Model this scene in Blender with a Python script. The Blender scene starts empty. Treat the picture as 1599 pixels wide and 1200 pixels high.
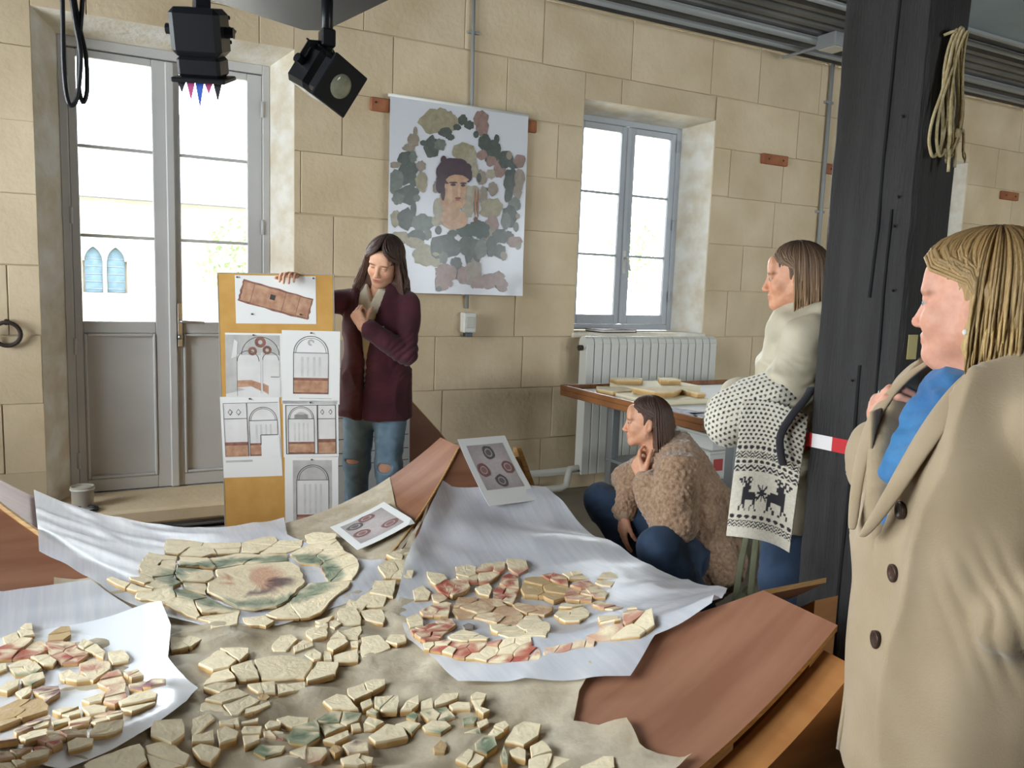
import bpy, bmesh, math, random
import numpy as np
from mathutils import Vector, Matrix
random.seed(7); RNG=np.random.default_rng(7)
SC=bpy.context.scene; COL=SC.collection
# ---------------------------------------------------------------- camera
H=1.5
def cam_basis():
    yaw,pitch,roll=math.radians(28.1),math.radians(7.07),math.atan(.036)
    fw=Vector((math.sin(yaw)*math.cos(pitch),math.cos(yaw)*math.cos(pitch),-math.sin(pitch)))
    r=Vector((math.cos(yaw),-math.sin(yaw),0)); u=r.cross(fw)
    return fw, r*math.cos(roll)+u*math.sin(roll), -r*math.sin(roll)+u*math.cos(roll)
fw,rt,up=cam_basis()
cd=bpy.data.cameras.new('camera'); cd.sensor_width=36; cd.lens=1250/1599*36; cd.clip_start=.05; cd.clip_end=300
cam=bpy.data.objects.new('camera',cd); COL.objects.link(cam)
cam.matrix_world=Matrix(((rt.x,up.x,-fw.x,0),(rt.y,up.y,-fw.y,0),(rt.z,up.z,-fw.z,H),(0,0,0,1)))
SC.camera=cam
# ---------------------------------------------------------------- overcast sky and exposure
w=bpy.data.worlds.new('overcast_sky'); SC.world=w; w.use_nodes=True
bg=w.node_tree.nodes['Background']; bg.inputs[0].default_value=(.90,.945,1,1); bg.inputs[1].default_value=7
SC.view_settings.view_transform='Standard'; SC.view_settings.look='None'; SC.view_settings.gamma=1
SC.view_settings.exposure=1.58; SC.view_settings.use_curve_mapping=False
SC.cycles.adaptive_threshold=.025; SC.cycles.max_bounces=6; SC.cycles.diffuse_bounces=3; SC.cycles.glossy_bounces=3; SC.cycles.transmission_bounces=4; SC.cycles.transparent_max_bounces=10; SC.cycles.caustics_reflective=False; SC.cycles.caustics_refractive=False; SC.cycles.sample_clamp_indirect=8
# ---------------------------------------------------------------- helpers
def lin(c):
    return tuple(((x/255)/12.92 if x/255<=.04045 else ((x/255+.055)/1.055)**2.4) for x in c)
def M(name,c,rough=.6,c2=None,scale=6,bump=0,bscale=40,metal=0,spec=.4,stretch=None,alpha=1,detail=4,rnd=0,attr=None,contrast=(.35,.65),trans=0,sheen=0,band=None):
    """procedural principled material; c, c2 linear colours mixed by noise"""
    m=bpy.data.materials.new(name); m.use_nodes=True; nt=m.node_tree; N=nt.nodes; Lk=nt.links
    b=N['Principled BSDF']; b.inputs['Roughness'].default_value=rough; b.inputs['Metallic'].default_value=metal
    b.inputs['Specular IOR Level'].default_value=spec
    if sheen: b.inputs['Sheen Weight'].default_value=sheen
    tc=N.new('ShaderNodeTexCoord'); src=tc.outputs['Object']
    if stretch:
        mp=N.new('ShaderNodeMapping'); mp.inputs['Scale'].default_value=stretch; Lk.new(src,mp.inputs[0]); src=mp.outputs[0]
    out=None
    if attr:
        a=N.new('ShaderNodeVertexColor'); a.layer_name=attr; out=a.outputs[0]
    n=N.new('ShaderNodeTexNoise'); n.inputs['Scale'].default_value=scale; n.inputs['Detail'].default_value=detail; Lk.new(src,n.inputs[0])
    if c2 is not None:
        rp=N.new('ShaderNodeMapRange'); rp.inputs[1].default_value=contrast[0]; rp.inputs[2].default_value=contrast[1]; Lk.new(n.outputs[0],rp.inputs[0])
        mx=N.new('ShaderNodeMix'); mx.data_type='RGBA'; Lk.new(rp.outputs[0],mx.inputs[0])
        if attr:
            mx.blend_type='MULTIPLY'; Lk.new(out,mx.inputs[6]); mx.inputs[7].default_value=(*c2,1)
        else:
            mx.inputs[6].default_value=(*c,1); mx.inputs[7].default_value=(*c2,1)
        out=mx.outputs[2]
    if rnd:
        oi=N.new('ShaderNodeObjectInfo'); mr=N.new('ShaderNodeMapRange'); mr.inputs[3].default_value=1-rnd; mr.inputs[4].default_value=1+rnd
        Lk.new(oi.outputs['Random'],mr.inputs[0]); hs=N.new('ShaderNodeHueSaturation'); Lk.new(mr.outputs[0],hs.inputs['Value'])
        if out is None:
            hs.inputs['Color'].default_value=(*c,1)
        else: Lk.new(out,hs.inputs['Color'])
        out=hs.outputs[0]
    if out is None: b.inputs['Base Color'].default_value=(*c,1)
    else: Lk.new(out,b.inputs['Base Color'])
    if bump:
        n2=N.new('ShaderNodeTexNoise'); n2.inputs['Scale'].default_value=bscale; n2.inputs['Detail'].default_value=5; Lk.new(src,n2.inputs[0])
        bp=N.new('ShaderNodeBump'); bp.inputs['Strength'].default_value=bump; bp.inputs['Distance'].default_value=.01; Lk.new(n2.outputs[0],bp.inputs['Height']); Lk.new(bp.outputs[0],b.inputs['Normal'])
    if alpha<1: b.inputs['Alpha'].default_value=alpha
    if trans:   # thin cloth: some light passes through
        tb=N.new('ShaderNodeBsdfTranslucent'); ms=N.new('ShaderNodeMixShader'); ms.inputs[0].default_value=trans
        if out is not None: Lk.new(out,tb.inputs[0])
        else: tb.inputs[0].default_value=(*c,1)
        Lk.new(b.outputs[0],ms.inputs[1]); Lk.new(tb.outputs[0],ms.inputs[2])
        last=ms.outputs[0]
        if alpha<1:
            b.inputs['Alpha'].default_value=1; tp=N.new('ShaderNodeBsdfTransparent'); m2=N.new('ShaderNodeMixShader'); m2.inputs[0].default_value=alpha
            Lk.new(tp.outputs[0],m2.inputs[1]); Lk.new(last,m2.inputs[2]); last=m2.outputs[0]
        Lk.new(last,N['Material Output'].inputs[0])
    return m
def mesh(name,V,F,mat=None,parent=None,smooth=False,cols=None,mats=None,fm=None):
    me=bpy.data.meshes.new(name); me.from_pydata([tuple(v) for v in V],[],[tuple(f) for f in F])
    if cols is not None:
        ca=me.color_attributes.new('Col','FLOAT_COLOR','POINT'); a=np.ones((len(V),4),np.float32); a[:,:3]=np.asarray(cols)[:,:3]; ca.data.foreach_set('color',a.ravel())
    for mm in (mats or ([mat] if mat else [])): me.materials.append(mm)
    if fm is not None: me.polygons.foreach_set('material_index',np.asarray(fm,np.int32))
    if smooth: me.polygons.foreach_set('use_smooth',np.ones(len(me.polygons),bool))
    me.update(); o=bpy.data.objects.new(name,me); COL.objects.link(o)
    if parent is not None: o.parent=parent
    return o
def tag(o,label,cat,group=None,kind=None):
    o['label']=label; o['category']=cat
    if group: o['group']=group
    if kind: o['kind']=kind
    return o
def thing(name,label,cat,loc=(0,0,0),rz=0,group=None):
    o=bpy.data.objects.new(name,None); COL.objects.link(o); o.location=loc; o.rotation_euler=(0,0,rz); o.empty_display_size=.1
    return tag(o,label,cat,group)
def struct(o): o['kind']='structure'; return o
class G:
    """collects shapes; build() links them as one mesh"""
    def __init__(s): s.V=[]; s.F=[]; s.fm=[]
    def add(s,V,F,mi=0):
        k=len(s.V); s.V+= [tuple(v) for v in V]; s.F+=[tuple(i+k for i in f) for f in F]; s.fm+=[mi]*len(F); return s
    def box(s,x0,x1,y0,y1,z0,z1,mi=0,mat=None):
        V=[Vector(p) for p in ((x0,y0,z0),(x1,y0,z0),(x1,y1,z0),(x0,y1,z0),(x0,y0,z1),(x1,y0,z1),(x1,y1,z1),(x0,y1,z1))]
        if mat: V=[mat@v for v in V]
        return s.add(V,[(0,3,2,1),(4,5,6,7),(0,1,5,4),(1,2,6,5),(2,3,7,6),(3,0,4,7)],mi)
    def bbox(s,x0,x1,y0,y1,z0,z1,b=.004,mi=0,mat=None):
        """box with bevelled edges"""
        bm=bmesh.new(); bmesh.ops.create_cube(bm,size=1)
        for v in bm.verts: v.co=Vector(((x0+x1)/2+v.co.x*(x1-x0),(y0+y1)/2+v.co.y*(y1-y0),(z0+z1)/2+v.co.z*(z1-z0)))
        b=min(b,.45*min(x1-x0,y1-y0,z1-z0))
        bmesh.ops.bevel(bm,geom=bm.edges[:],offset=b,segments=1,affect='EDGES')
        bm.verts.index_update(); V=[(mat@v.co if mat else v.co.copy()) for v in bm.verts]; F=[[v.index for v in f.verts] for f in bm.faces]; bm.free()
        return s.add(V,F,mi)
    def prism(s,pts,axis,a,b,mi=0):
        """extrude 2-D pts along axis from a to b"""
        n=len(pts); f=lambda p,t:{0:(t,p[0],p[1]),1:(p[0],t,p[1]),2:(p[0],p[1],t)}[axis]
        V=[f(p,a) for p in pts]+[f(p,b) for p in pts]
        F=[tuple(range(n))[::-1],tuple(range(n,2*n))]+[(i,(i+1)%n,n+(i+1)%n,n+i) for i in range(n)]
        return s.add(V,F,mi)
    def tube(s,pts,r,n=8,mi=0,closed=False,cap=True,flat=None):
        pts=[Vector(p) for p in pts]; m=len(pts); rs=r if hasattr(r,'__len__') else [r]*m
        V=[];prev=None
        for i,p in enumerate(pts):
            if closed: t=pts[(i+1)%m]-pts[i-1]
            else: t=pts[min(i+1,m-1)]-pts[max(i-1,0)]
            t.normalize()
            if prev is None:
                a=Vector((0,0,1)) if abs(t.z)<.9 else Vector((1,0,0)); u=t.cross(a).normalized()
            else:
                u=(prev-t*prev.dot(t)); u=u.normalized() if u.length>1e-6 else t.orthogonal().normalized()
            prev=u; v=t.cross(u)
            for k in range(n):
                an=2*math.pi*k/n; V.append(p+(u*math.cos(an)+v*math.sin(an)*(flat or 1))*rs[i])
        F=[]
        for i in range(m if closed else m-1):
            j=(i+1)%m
            for k in range(n): F.append((i*n+k,i*n+(k+1)%n,j*n+(k+1)%n,j*n+k))
        if cap and not closed: F+= [tuple(range(n))[::-1],tuple(range((m-1)*n,m*n))]
        return s.add(V,F,mi)
    def lathe(s,prof,c,n=20,mi=0,mat=None):
        V=[];F=[]
        for r,z in prof:
            for k in range(n):
                p=Vector((r*math.cos(2*math.pi*k/n),r*math.sin(2*math.pi*k/n),z)); V.append((mat@p if mat else p+Vector(c)))
        for i in range(len(prof)-1):
            for k in range(n): F.append((i*n+k,i*n+(k+1)%n,(i+1)*n+(k+1)%n,(i+1)*n+k))
        F+= [tuple(range(n))[::-1],tuple(range((len(prof)-1)*n,len(prof)*n))]
        return s.add(V,F,mi)
    def build(s,name,mat,parent=None,smooth=False):
        return mesh(name,s.V,s.F,None,parent,smooth,mats=mat if isinstance(mat,list) else [mat],fm=s.fm if isinstance(mat,list) else None)
def cyl(a,b,r,n=12,**k): return G().tube([a,b],r,n,**k)
def frame_m(o,x,y,z):
    return Matrix(((x[0],y[0],z[0],o[0]),(x[1],y[1],z[1],o[1]),(x[2],y[2],z[2],o[2]),(0,0,0,1)))
_h=np.random.default_rng(3).random(4096)
def vnoise(P):
    """smooth value noise in 0..1 for an (n,3) array"""
    P=np.asarray(P,float); i=np.floor(P).astype(np.int64); f=P-i; f=f*f*(3-2*f)
    def hh(a,b,c): return _h[((a*73856093)^(b*19349663)^(c*83492791))%4096]
    r=0
    for dx in (0,1):
        for dy in (0,1):
            for dz in (0,1):
                r=r+hh(i[:,0]+dx,i[:,1]+dy,i[:,2]+dz)*(f[:,0] if dx else 1-f[:,0])*(f[:,1] if dy else 1-f[:,1])*(f[:,2] if dz else 1-f[:,2])
    return r
def fbm(P,o=3):
    P=np.asarray(P,float); r=0;a=.5
    for k in range(o): r=r+a*vnoise(P*2**k+17*k); a*=.5
    return r/(1-.5**o)
# ---------------------------------------------------------------- materials of the room
m_stone=M('limestone_block',lin((204,183,148)),.9,lin((230,211,180)),2.6,.4,30,rnd=.06,contrast=(.25,.75),detail=8)
m_mortar=M('lime_mortar',lin((214,196,160)),.95,lin((226,208,176)),8,.5,50)
m_reveal=M('daylight_tinted_reveal',lin((242,238,228)),.85,lin((222,210,186)),7,.6,30)  # whitened colour stands in for daylight falling on the jambs
m_floor=M('worn_concrete_floor',lin((150,142,128)),.5,lin((128,120,106)),1.6,.1,30)
m_steel=M('grey_corrugated_steel',lin((120,120,118)),.5,lin((92,92,90)),2,metal=.3)
m_paint=M('grey_door_paint',lin((206,205,202)),.45,lin((198,197,196)),3)
m_wpaint=M('bluegrey_window_paint',lin((186,191,198)),.45,lin((178,183,190)),3)
m_black=M('black_plastic',(.012,.013,.016),.35)
m_dkmetal=M('dark_grey_metal',lin((70,76,84)),.45,metal=.4)
m_chrome=M('brushed_metal',(.55,.53,.5),.3,metal=1)
m_white=M('white_enamel',lin((222,222,214)),.4)
m_pipe=M('grey_pipe_paint',lin((150,152,152)),.5)
m_wpipe=M('offwhite_pipe_paint',lin((205,203,192)),.45)
m_ply=M('reddish_plywood',lin((158,112,86)),.5,lin((138,92,68)),2.2,.05,60,stretch=(1,6,1),detail=6)
m_plyedge=M('pale_plywood_edge',lin((205,165,105)),.6,lin((180,135,80)),20,stretch=(1,1,8))
m_plybox=M('honey_plywood',lin((186,130,76)),.5,lin((165,108,60)),3,stretch=(1,1,7),detail=6)
m_brick=M('terracotta_wood_block',lin((150,92,62)),.8,lin((170,110,75)),12)
m_paper=M('white_paper',lin((232,232,230)),.6)
m_iron=M('rusty_iron',lin((60,48,42)),.7)
def glass_mat():
    m=bpy.data.materials.new('window_glass'); m.use_nodes=True; nt=m.node_tree; N=nt.nodes; nt.nodes.remove(N['Principled BSDF'])
    t=N.new('ShaderNodeBsdfTransparent'); t.inputs[0].default_value=(.97,.985,.98,1); g=N.new('ShaderNodeBsdfGlossy'); g.inputs['Roughness'].default_value=.02
    fr=N.new('ShaderNodeFresnel'); fr.inputs[0].default_value=1.45; mx=N.new('ShaderNodeMixShader')
    nt.links.new(fr.outputs[0],mx.inputs[0]); nt.links.new(t.outputs[0],mx.inputs[1]); nt.links.new(g.outputs[0],mx.inputs[2]); nt.links.new(mx.outputs[0],N['Material Output'].inputs[0])
    return m
m_glass=glass_mat()
# ---------------------------------------------------------------- room shell
WY=4.95; WT=.55; CZ=3.42; XL,XR,YB=-2.4,9.6,-3.6
DO=(-.214,1.117,.12,2.822); WO=(3.14,4.352,1.165,2.82); W2=(6.35,7.53,1.165,2.82)
OPEN=[DO,WO,W2]
g_=G().box(XL-.3,XR+.3,YB-.3,WY+WT,-.12,0); struct(g_.build('floor',m_floor))
# ceiling: corrugated steel deck, ribs run along the stone wall
pts=[];y=YB
while y<WY-.02:
    pts+=[(y,CZ),(y+.05,CZ),(y+.065,CZ+.035),(y+.105,CZ+.035)]; y+=.12
pts=[p for p in pts if p[0]<WY]+[(WY,CZ+.035),(WY,CZ+.12),(YB,CZ+.12)]
struct(G().prism(pts,0,XL,XR).build('ceiling',m_steel))
wall=G(); yb0=WY+.012
xs=[XL,DO[0],DO[1],WO[0],WO[1],W2[0],W2[1],XR]
for i in range(0,8,2): wall.box(xs[i],xs[i+1],yb0,WY+WT,0,CZ+.1)
for o in OPEN:
    wall.box(o[0],o[1],yb0,WY+WT,o[3],CZ+.1); wall.box(o[0],o[1],yb0,WY+WT,0,o[2])
wall_back=struct(wall.build('wall_back',m_mortar))
# splayed reveals (colour whitened in place of daylight) as parts of the wall
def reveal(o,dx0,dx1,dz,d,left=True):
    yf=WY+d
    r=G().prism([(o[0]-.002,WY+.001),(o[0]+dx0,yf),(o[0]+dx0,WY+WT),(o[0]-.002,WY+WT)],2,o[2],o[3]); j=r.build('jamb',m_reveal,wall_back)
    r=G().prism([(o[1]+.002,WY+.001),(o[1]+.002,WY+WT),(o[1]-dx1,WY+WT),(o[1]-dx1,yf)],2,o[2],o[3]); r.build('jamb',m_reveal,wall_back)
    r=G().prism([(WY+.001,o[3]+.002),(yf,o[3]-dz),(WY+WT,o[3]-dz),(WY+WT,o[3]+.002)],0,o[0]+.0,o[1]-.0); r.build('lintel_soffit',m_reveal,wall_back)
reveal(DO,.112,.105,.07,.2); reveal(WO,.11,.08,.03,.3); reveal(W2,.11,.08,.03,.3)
# individual limestone blocks
def sub(r,o):
    x0,x1,z0,z1=r; a,b,c,d=o
    if b<=x0 or a>=x1 or d<=z0 or c>=z1: return [r]
    out=[]
    if a>x0: out.append((x0,a,z0,z1))
    if b<x1: out.append((b,x1,z0,z1))
    X0,X1=max(a,x0),min(b,x1)
    if d<z1: out.append((X0,X1,d,z1))
    if c>z0: out.append((X0,X1,z0,c))
    return out
zc=[0,.40,.775,1.14,1.51,1.88,2.25,2.62,3.0,3.42]
rs=random.Random(11)
for k in range(len(zc)-1):
    x=-1.15-rs.random()*.4
    while x<9.0:
        wd=rs.uniform(.48,.98) if x<5.6 else rs.uniform(.7,1.2)
        rects=[(x,min(x+wd,9.2),zc[k]+rs.uniform(-.004,.004),zc[k+1])]
        for o in OPEN: rects=[q for r in rects for q in sub(r,o)]
        for (a,b,c,d) in rects:
            if b-a<.04 or d-c<.03: continue
            pr=rs.uniform(-.001,.003); j=.002
            g_=G().bbox(a+j*(a not in (DO[1],WO[1],W2[1])),b-j*(b not in (DO[0],WO[0],W2[0])),WY-pr,WY+.0115,c+j,d-j,.003)
            g_.build('stone_block',m_stone,wall_back)
        x+=wd
# side walls and the wall behind the camera, with tall windows added for fill light
struct(G().box(XR,XR+.3,YB,WY,0,CZ+.1).build('wall_right',m_mortar)); 
wf=G(); e=XL; FW=[(4.3,5.7),(7.2,8.8)]
for a,b in FW: wf.box(e,a,YB-.3,YB,0,CZ+.1); wf.box(a,b,YB-.3,YB,0,.9); wf.box(a,b,YB-.3,YB,2.9,CZ+.1); e=b
wf.box(e,XR,YB-.3,YB,0,CZ+.1); struct(wf.build('wall_front',m_mortar))
for i,(a,b) in enumerate(FW):
    g_=G()
    for x in (a,(a+b)/2-.03,b-.06): g_.box(x,x+.06,YB-.2,YB-.14,.9,2.9)
    for z in (.9,1.9,2.84): g_.box(a,b,YB-.2,YB-.14,z,z+.06)
    wn=struct(g_.build('window_%d'%(i+5),m_wpaint)); G().box(a,b,YB-.175,YB-.17,.9,2.9).build('pane',m_glass,wn)
    ld=bpy.data.lights.new('window_portal','AREA'); ld.shape='RECTANGLE'; ld.size=b-a; ld.size_y=2.0; ld.cycles.is_portal=True
    lo=bpy.data.objects.new('window_portal',ld); COL.objects.link(lo); lo.location=((a+b)/2,YB-.32,1.9); lo.rotation_euler=(math.radians(90),0,0)
wf=G(); RW=[(.7,2.1),(2.7,4.3)]; e=YB; SZ0,SZ1=.9,2.9  # side windows out of view, added to light the room from the left
for a,b in RW:
    wf.box(XL-.3,XL,e,a,0,CZ+.1); wf.box(XL-.3,XL,a,b,0,SZ0); wf.box(XL-.3,XL,a,b,SZ1,CZ+.1); e=b
wf.box(XL-.3,XL,e,WY,0,CZ+.1); struct(wf.build('wall_left',m_mortar))
for i,(a,b) in enumerate(RW):
    g_=G()
    for y in (a,(a+b)/2-.03,b-.06): g_.box(XL-.2,XL-.14,y,y+.06,SZ0,SZ1)
    for z in (SZ0,1.9,SZ1-.06): g_.box(XL-.2,XL-.14,a,b,z,z+.06)
    wn=struct(g_.build('window_%d'%(i+3),m_wpaint)); G().box(XL-.175,XL-.17,a,b,SZ0,SZ1).build('pane',m_glass,wn)
    ld=bpy.data.lights.new('window_portal','AREA'); ld.shape='RECTANGLE'; ld.size=SZ1-SZ0; ld.size_y=b-a; ld.cycles.is_portal=True
    lo=bpy.data.objects.new('window_portal',ld); COL.objects.link(lo); lo.location=(XL-.32,(a+b)/2,(SZ0+SZ1)/2); lo.rotation_euler=(0,math.radians(-90),0)
for o in OPEN:
    ld=bpy.data.lights.new('window_portal','AREA'); ld.shape='RECTANGLE'; ld.size=o[1]-o[0]; ld.size_y=o[3]-o[2]; ld.cycles.is_portal=True
    lo=bpy.data.objects.new('window_portal',ld); COL.objects.link(lo); lo.location=((o[0]+o[1])/2,WY+WT+.02,(o[2]+o[3])/2); lo.rotation_euler=(math.radians(-90),0,0)
# ---------------------------------------------------------------- double glazed door
dY=WY+.2
def rect_frame(g,x0,x1,z0,z1,w,y0,y1,b=.004):
    g.bbox(x0,x0+w,y0,y1,z0,z1,b); g.bbox(x1-w,x1,y0,y1,z0,z1,b); g.bbox(x0+w,x1-w,y0,y1,z1-w,z1,b); g.bbox(x0+w,x1-w,y0,y1,z0,z0+w,b)
door=thing('door_1','grey double door with glazed upper halves and solid lower panels','door',(0,0,0)); door['kind']='structure'
g_=G(); g_.bbox(-.104,-.062,dY-.01,dY+.09,.2,2.752); g_.bbox(.972,1.014,dY-.01,dY+.09,.2,2.752); g_.bbox(-.062,.972,dY-.01,dY+.09,2.70,2.752); g_.bbox(-.062,.972,dY-.005,dY+.09,.16,.205)
g_.bbox(-.10,-.04,dY+.056,dY+.092,.2,2.74); g_.bbox(.95,1.01,dY+.056,dY+.092,.2,2.74); g_.bbox(-.04,.95,dY+.056,dY+.092,2.68,2.74); g_.bbox(-.04,.95,dY+.056,dY+.092,.16,.23); g_.bbox(-.17,-.1,dY+.03,dY+.09,.16,2.8); g_.bbox(1.01,1.08,dY+.03,dY+.09,.16,2.8); g_.build('door_frame',m_paint,door)
zz=[(1.208,1.682),(1.700,2.172),(2.190,2.655)]
for (x0,x1,a,b) in ((-.0612,.4535,-.018,.36),(.4545,.9712,.507,.884)):
    g_=G(); y0,y1=dY+.005,dY+.055
    g_.bbox(x0,a,y0,y1,.21,2.695); g_.bbox(b,x1,y0,y1,.21,2.695); g_.bbox(a,b,y0,y1,2.655,2.695)
    g_.bbox(a,b,y0,y1,1.14,1.208); g_.bbox(a,b,y0,y1,.21,.285)
    lf=g_.build('door_leaf',m_paint,door)
    G().bbox(a-.004,b+.004,y0+.018,y0+.032,.28,1.145,.002).build('panel',m_paint,lf)
    g_=G(); rect_frame(g_,a+.001,b-.001,.287,1.138,.016,y0-.006,y0+.02,.005); g_.build('panel_moulding',m_paint,lf)
    for z in (1.682,2.172): G().bbox(a,b,y0+.006,y1-.006,z,z+.018,.004).build('glazing_bar',m_paint,lf)
    for (c,d) in zz: G().box(a,b,y0+.022,y0+.026,c,d).build('pane',m_glass,lf)
G().bbox(.43,.476,dY-.014,dY+.006,.21,2.69,.006).build('meeting_stile',m_paint,door)
hd=G().bbox(.478,.503,dY-.014,dY+.006,1.06,1.32,.003).build('handle_plate',m_chrome,door)
g_=G().tube([(.49,dY-.012,1.215),(.49,dY-.06,1.215),(.50,dY-.066,1.214),(.62,dY-.066,1.208)],.0085,8); g_.lathe([(.001,0),(.014,.0),(.014,.02),(.001,.02)],(0,0,0),12,mat=Matrix.Translation((.49,dY-.014,1.12))@Matrix.Rotation(math.pi/2,4,'X')); g_.build('lever_handle',m_chrome,hd,True)
for x in (-.06,.97):
    for z in (.36,1.02,1.75,2.45): cyl((x,dY-.012,z),(x,dY-.012,z+.09),.009,8).build('hinge',m_paint,door,True)
# stone door step
g_=G().bbox(-.21,1.115,4.70,5.16,.115,.205,.015); struct(g_.build('trim_1',m_stone))
# ---------------------------------------------------------------- casement window
def casement(name,o,fx0,fx1,yf,label,full=True):
    w_=thing(name,label,'window'); w_['kind']='structure'
    z0,z1=1.172,2.79; mid=(fx0+fx1)/2
    g_=G(); rect_frame(g_,fx0,fx1,z0,z1,.045,yf,yf+.07); g_.build('window_frame',m_wpaint,w_)
    for (x0,x1) in ((fx0+.045,mid-.012),(mid+.012,fx1-.045)):
        g_=G(); sw=.052; a,b,c,d=x0+sw,x1-sw,z0+.045+.075,z1-.045-.05
        y0,y1=yf+.006,yf+.052
        g_.bbox(x0,a,y0,y1,z0+.047,z1-.047); g_.bbox(b,x1,y0,y1,z0+.047,z1-.047); g_.bbox(a,b,y0,y1,z0+.047,c); g_.bbox(a,b,y0,y1,d,z1-.047)
        s=g_.build('casement',m_wpaint,w_); h3=(d-c-.036)/3
        for k in range(3):
            zb=c+k*(h3+.018); G().box(a,b,y0+.02,y0+.024,zb,zb+h3).build('pane',m_glass,s)
            if k<2: G().bbox(a,b,y0+.006,y1-.006,zb+h3,zb+h3+.018,.004).build('glazing_bar',m_wpaint,s)
    G().bbox(mid-.02,mid+.02,yf-.006,yf+.008,z0+.05,z1-.05,.005).build('meeting_bar',m_wpaint,w_)
    hb=G().bbox(mid-.014,mid+.014,yf-.014,yf-.004,1.62,1.80,.003).build('handle_plate',m_white,w_)
    G().tube([(mid,yf-.012,1.74),(mid,yf-.05,1.74),(mid+.006,yf-.055,1.73),(mid+.03,yf-.055,1.64)],.009,8).build('window_handle',m_white,hb,True)
    for z in (1.4,1.98,2.6): cyl((fx1-.045,yf-.008,z),(fx1-.045,yf-.008,z+.09),.008,8).build('hinge',m_wpaint,w_,True)
casement('window_1',WO,3.25,4.272,WY+.3,'blue grey casement window with six panes above the radiator')
casement('window_2',W2,6.46,7.45,WY+.3,'casement window half hidden behind the dark post')
for i,o in enumerate((WO,W2)):
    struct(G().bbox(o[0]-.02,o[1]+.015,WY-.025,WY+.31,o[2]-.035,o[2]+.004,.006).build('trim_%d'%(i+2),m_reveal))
# ---------------------------------------------------------------- outside: pale chapel, trees, ground
m_fac=M('pale_limestone_facade',lin((134,128,116)),.9,lin((122,116,104)),1.5)
m_roof=M('grey_slate_roof',lin((92,96,102)),.8,lin((104,108,114)),6)
m_lead=M('leaded_glass',lin((70,86,94)),.5,lin((60,76,84)),9,spec=.1)
m_gravel=M('pale_gravel',lin((205,198,185)),.95,lin((190,182,168)),20)
m_leaf=M('green_leaves',lin((120,140,100)),.7,lin((90,115,75)),4)
m_bark=M('grey_bark',lin((120,108,95)),.9)
struct(G().box(-30,60,WY+WT,60,-.15,-.03).build('ground',m_gravel))
ch=thing('chapel','pale stone chapel with lancet windows seen through the door','building',(0,18,0))
b_=G()
def lancet(x0,x1,z0,zs_,n=8):
    r=(x1-x0); P=[(x0,z0),(x1,z0),(x1,zs_)]
    for k in range(1,n): a=math.radians(60*k/n); P.append((x0+r*math.cos(a),zs_+r*math.sin(a)))
    P.append(((x0+x1)/2,zs_+r*math.sin(math.radians(60))))
    for k in range(n-1,0,-1): a=math.radians(60*k/n); P.append((x1-r*math.cos(a),zs_+r*math.sin(a)))
    P.append((x0,zs_)); return P
b_.box(-9,7,.15,8,-.1,2.95); b_.box(-9,-.05,0,.15,-.1,2.95); b_.box(.75,7,0,.15,-.1,2.95); b_.box(-.05,.75,0,.15,-.1,1.05); b_.box(-.05,.75,0,.15,2.1,2.95); b_.box(.31,.38,.02,.15,1.05,2.1)
b_.build('chapel_wall',m_fac,ch)
for x0,x1 in ((-.01,.31),(.39,.71)):
    lw=G().prism(lancet(x0,x1,1.06,1.68),1,.10,.14).build('lancet_window',m_lead,ch)
    g_=G()
    for k in range(5): g_.box(x0,x1,.085,.1,1.12+k*.15,1.128+k*.15)
    g_.build('lead_bar',m_roof,lw)
# arched spandrel stones closing the square opening round the lancets
for x0,x1 in ((-.05,.345),(.345,.75)):
    c=(x0+x1)/2; L_=lancet(c-.16,c+.16,1.06,1.68); tops=[p for p in L_ if p[1]>=1.68]
    tops.sort(key=lambda p:-p[0]); poly=[(x1,1.68),(x1,2.1),(x0,2.1),(x0,1.68)]+tops[::-1]
    G().prism(poly,1,.01,.1).build('arch_stone',m_fac,ch)
G().prism([(-.35,2.9),(4.2,5.4),(8.4,2.9)],0,-9.3,7.3).build('chapel_roof',m_roof,ch)
for k,(x,y,hh,lab) in enumerate([(2.6,15.2,2.4,'small leafy tree outside the glazed door'),(12.3,16.5,3.4,'pale leafy tree outside the casement window')]):
    t=thing('garden_tree',lab,'tree',(x,y,-.03)); cyl((0,0,0),(0,0,hh*.6),.07,8).build('trunk',m_bark,t)
    V=[];F=[];r_=np.random.default_rng(k)
    for i in range(900):
        d=r_.normal(size=3); d/=np.linalg.norm(d); c=np.array([0,0,hh*.75])+d*np.array([.9,.9,hh*.33])*r_.random()**.4
        u=r_.normal(size=3); u/=np.linalg.norm(u); v=np.cross(u,r_.normal(size=3)); v/=np.linalg.norm(v); s=.07
        n=len(V); V+=[c-u*s,c+v*s*.5,c+u*s,c-v*s*.5]; F.append((n,n+1,n+2,n+3))
    mesh('crown',V,F,m_leaf,t)['kind']='stuff'
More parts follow.
